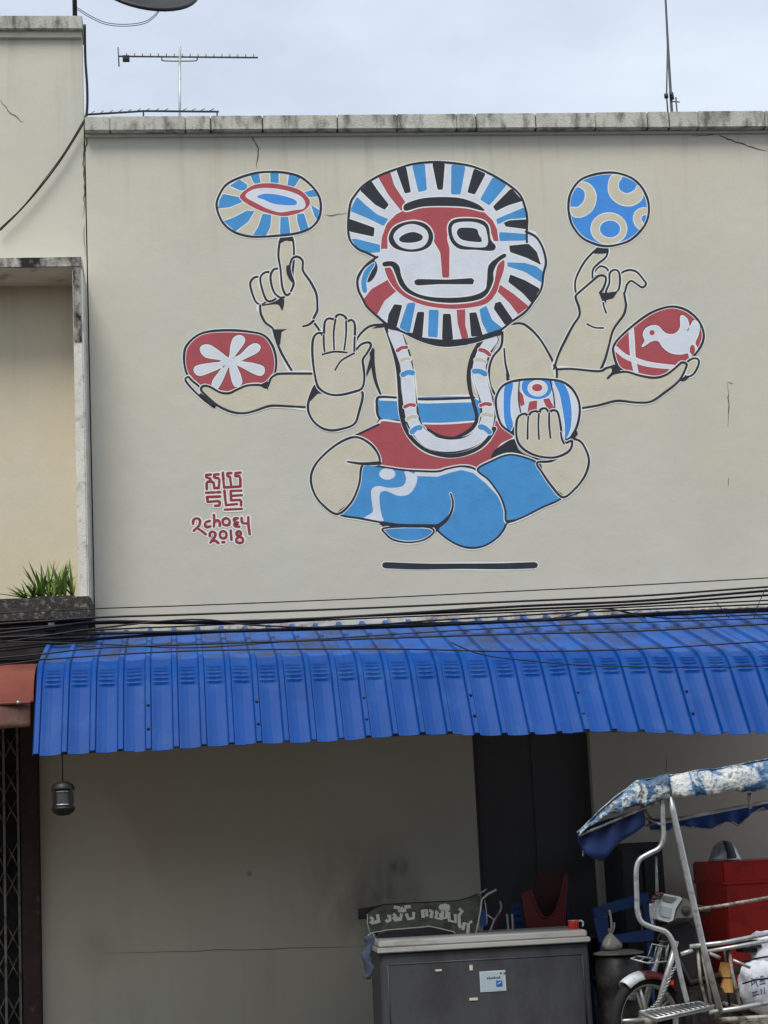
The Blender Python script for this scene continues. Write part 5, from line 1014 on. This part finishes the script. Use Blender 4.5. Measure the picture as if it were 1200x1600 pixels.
for l in ([(1174, 1528), (1175, 1545)], [(1174, 1529), (1179, 1530), (1178, 1537), (1175, 1538)], [(1183, 1527), (1181, 1534), (1184, 1541)], [(1188, 1526), (1193, 1525)], [(1187, 1532), (1195, 1530)], [(1187, 1538), (1196, 1536)], [(1175, 1551), (1183, 1549)], [(1176, 1556), (1186, 1553)], [(1189, 1545), (1190, 1554)], [(1194, 1543), (1195, 1552)]):
    mesh('ink_mark', *tube_data([on_sack(*p) for p in l], .0036, 5), INK, sk)
tubes('tie_cord', [([n_(1162, 1502, -2.74), n_(1180, 1498, -2.76), n_(1215, 1492, -2.74)], .006), ([n_(1160, 1537, -2.74), n_(1180, 1531, -2.76), n_(1215, 1527, -2.74)], .006)], BLACKM, sk)

# motorcycle, front wheel and headlamp showing
mc = empty('motorcycle', (at(1012, 1597, YMC).x, YMC, 0), 'maroon and white small motorcycle coupled behind the sidecar frame', 'motorcycle')
wc = Vector((at(1012, 1597, YMC).x, YMC, .285)); st = R(22)      # wheel turned a little
ca, sa = math.cos(st), math.sin(st)
def wp(a, r, off=0): return wc+Vector((r*math.cos(a)*ca - off*sa, r*math.cos(a)*sa + off*ca, r*math.sin(a)))
def ring(name, prof_, mat, n=48):
    vs, fs = [], []
    for r_, o_ in prof_:
        for j in range(n): vs.append(wp(2*math.pi*j/n, r_, o_))
    m_ = len(prof_)
    for i in range(m_):
        for j in range(n): a, b = i*n+j, i*n+(j+1) % n; c, d = ((i+1) % m_)*n+(j+1) % n, ((i+1) % m_)*n+j; fs.append((a, b, c, d))
    return fixn(mesh(name, vs, fs, mat, mc, True))
ring('tyre', [(.228, -.03), (.26, -.036), (.28, -.024), (.287, 0), (.28, .024), (.26, .036), (.228, .03)], RUBBER)
ring('rim', [(.228, -.026), (.232, -.03), (.224, -.03), (.212, -.012), (.212, .012), (.224, .03), (.232, .03), (.228, .026)], GALV)
for k in range(5):
    a = k*2*math.pi/5+.5; tube('spoke', [wp(a, .03, -.012), wp(a+.06, .21, -.01)], [.016, .011], GALV, mc, 8); tube('spoke', [wp(a+.3, .03, .01), wp(a+.16, .21, .01)], [.012, .009], GALV, mc, 8)
tube('hub', [wp(0, 0, -.06), wp(0, 0, .06)], .04, GALV, mc, 14)
fk = at(1046, 1470, YMC)
for s in (-.075, .075):
    o3 = Vector((-s*sa, s*ca, 0)); tube('fork', [wc+o3, wc.lerp(fk, .55)+o3, fk+o3], [.022, .022, .017], GALV, mc, 10)
# fender: maroon blade over the wheel with a white nose
def fend(a0, a1, mat, name, r_=.315, n=14):
    vs, fs = [], []
    for i in range(n):
        a = a0+(a1-a0)*i/(n-1)
        for k in range(7):
            t = (k-3)/3; rr = r_-.03*t*t-(.022*abs(t) if abs(t) > .9 else 0); vs.append(wp(a, rr, .06*t))
    for i in range(n-1):
        for k in range(6): a = i*7+k; fs.append((a, a+1, a+8, a+7))
    o = mesh(name, vs, fs, mat, mc, True); s_ = o.modifiers.new('s', 'SOLIDIFY'); s_.thickness = .006; return o
fend(R(35), R(97), MAROON, 'fender'); fend(R(97.4), R(126), WHITEPL, 'fender_nose', .318)
# body: leg shield and dark frame
ls = [at(u, v, YMC+.03) for u, v in ((1046, 1448), (1076, 1440), (1092, 1452), (1090, 1500), (1078, 1560), (1060, 1575), (1052, 1540), (1044, 1490))]
prism('leg_shield', ls, .2, material('dark_body', (46, 40, 42), .5, var=.2), mc)
box('engine', wc.x+.25, wc.x+.62, YMC-.07, YMC+.12, .2, .48, POT, mc, bev=.03)
tube('frame_tube', [fk, Vector((wc.x+.3, YMC, .5)), Vector((wc.x+.9, YMC, .62))], .022, BLACKM, mc)
SEAT = material('seat_vinyl', (34, 33, 34), .55); box('seat', wc.x+.62, wc.x+1.25, YMC-.11, YMC+.11, .68, .76, SEAT, mc, bev=.03)
rw = Vector((wc.x+1.22, YMC, .285))
lathe('rear_tyre', [(.228, -.035), (.26, -.042), (.287, 0), (.26, .042), (.228, .035)], rw, RUBBER, mc, 40, 'Y'); lathe('rear_rim', [(.0, -.02), (.2, -.012), (.23, -.03), (.23, .03), (.2, .012), (0, .02)], rw, GALV, mc, 36, 'Y')
tube('swing_arm', [rw+Vector((0, -.07, 0)), Vector((wc.x+.55, YMC-.07, .32))], .02, BLACKM, mc)
# headlamp cowl: white faceted nose, grey handlebar shroud
hl = [at(u, v, YMC-.12) for u, v in ((1030, 1412), (1037, 1396), (1062, 1401), (1066, 1404), (1056, 1420), (1052, 1438), (1044, 1441), (1028, 1436), (1026, 1424))]
prism('headlamp_cowl', hl, .2, WHITEPL, mc)
GL = material('headlamp_glass', (176, 190, 196), .08, spec=.8)
prism('headlamp_glass', [at(u, v, YMC-.128) for u, v in ((1032, 1415), (1050, 1419), (1047, 1434), (1033, 1431), (1029.5, 1424))], .007, GL, mc)
prism('cowl_trim', [at(u, v, YMC-.128) for u, v in ((1038, 1399), (1058, 1403), (1050, 1410), (1036, 1407))], .007, GREYPL, mc)
prism('handlebar_shroud', [at(u, v, YMC-.1) for u, v in ((1063, 1402), (1074, 1405), (1084, 1418), (1088, 1432), (1078, 1434), (1060, 1434), (1054.5, 1436), (1057, 1421), (1067, 1405))], .16, GREYPL, mc)
lathe('turn_signal', [(0, -.012), (.028, -.008), (.034, .01)], at(1072, 1423, YMC-.105), LAMPG, mc, 14, 'Y')
tube('handlebar', [at(1022, 1404, YMC-.3), at(1032, 1402, YMC-.1), at(1100, 1418, YMC+.2), at(1118, 1417, YMC+.32)], .011, BLACKM, mc)
tube('grip', [at(1083, 1422, YMC-.32), at(1110, 1424, YMC-.34)], .017, RUBBER, mc, 10); tube('mirror_stem', [at(1027, 1402, YMC-.1), at(1026, 1370, YMC-.1), at(1025, 1338, YMC-.1)], [.012, .009, .006], GALV, mc)
for u, v in ((1022, 1402), (1027, 1398), (1034, 1397), (1020, 1408)): lathe('switch_knob', [(0, -.012), (.012, -.008), (.013, .012), (0, .013)], at(u, v, YMC-.14), MAROON, mc, 10, 'Y')
tube('brake_hose', crom([at(u, v, YMC-.13) for u, v in ((1016, 1412), (1017, 1430), (1020, 1445))], False, 4), .008, GALV, mc)
tube('brake_hose', crom([at(u, v, YMC-.13) for u, v in ((1044, 1456), (1032, 1460), (1028, 1468), (1034, 1473), (1046, 1470))], False, 4), .005, BLACKM, mc)
# wire rack over the fender
rk = [at(u, v, YMC-.1) for u, v in ((986, 1498), (1012, 1505), (1042, 1502))]; rk2 = [at(u, v, YMC+.06) for u, v in ((996, 1494), (1022, 1498), (1042, 1497))]
tubes('front_rack', [(rk, .0055), (rk2, .0055), ([rk[0], rk2[0]], .0055), ([rk[1], rk2[1]], .0055), ([at(1012, 1497, YMC), at(1019, 1475, YMC), at(1041, 1479, YMC), at(1040, 1502, YMC)], .0055), ([at(1022, 1495, YMC), at(1026, 1478, YMC)], .004), ([at(1031, 1497, YMC), at(1034, 1479, YMC)], .004), ([rk[0].lerp(rk[1], .5), rk2[0].lerp(rk2[1], .5)], .004), ([rk[1].lerp(rk[2], .5), rk2[1].lerp(rk2[2], .5)], .004), ([at(1040, 1500, YMC), fk], .008)], GALV, mc)
c_ = at(1049.5, 1535, YMC-.12); box('reflector', c_.x-.011, c_.x+.011, c_.y-.006, c_.y+.006, c_.z-.014, c_.z+.014, ORANGE, mc)
tube('reflector_stem', [c_+Vector((0, .007, 0)), c_+Vector((.01, .09, .02))], .005, BLACKM, mc, 6)
lk = crom([at(u, v, YMC-.14) for u, v in ((1058, 1508), (1050, 1520), (1042, 1540), (1033, 1558), (1022, 1572), (1010, 1580))], False, 6)
for i in range(len(lk)-1):
    d = (lk[i+1]-lk[i]).normalized(); c = (lk[i]+lk[i+1])/2; s = Vector((d.z, 0, -d.x)) if i % 2 else Vector((0, 1, 0)); h = (lk[i+1]-lk[i]).length*.68
    mesh('chain_link', *tube_data([c+d*h*math.cos(a)+s*.009*math.sin(a) for a in [k*math.pi/4 for k in range(9)]], .0035, 5), GALV, mc, True)
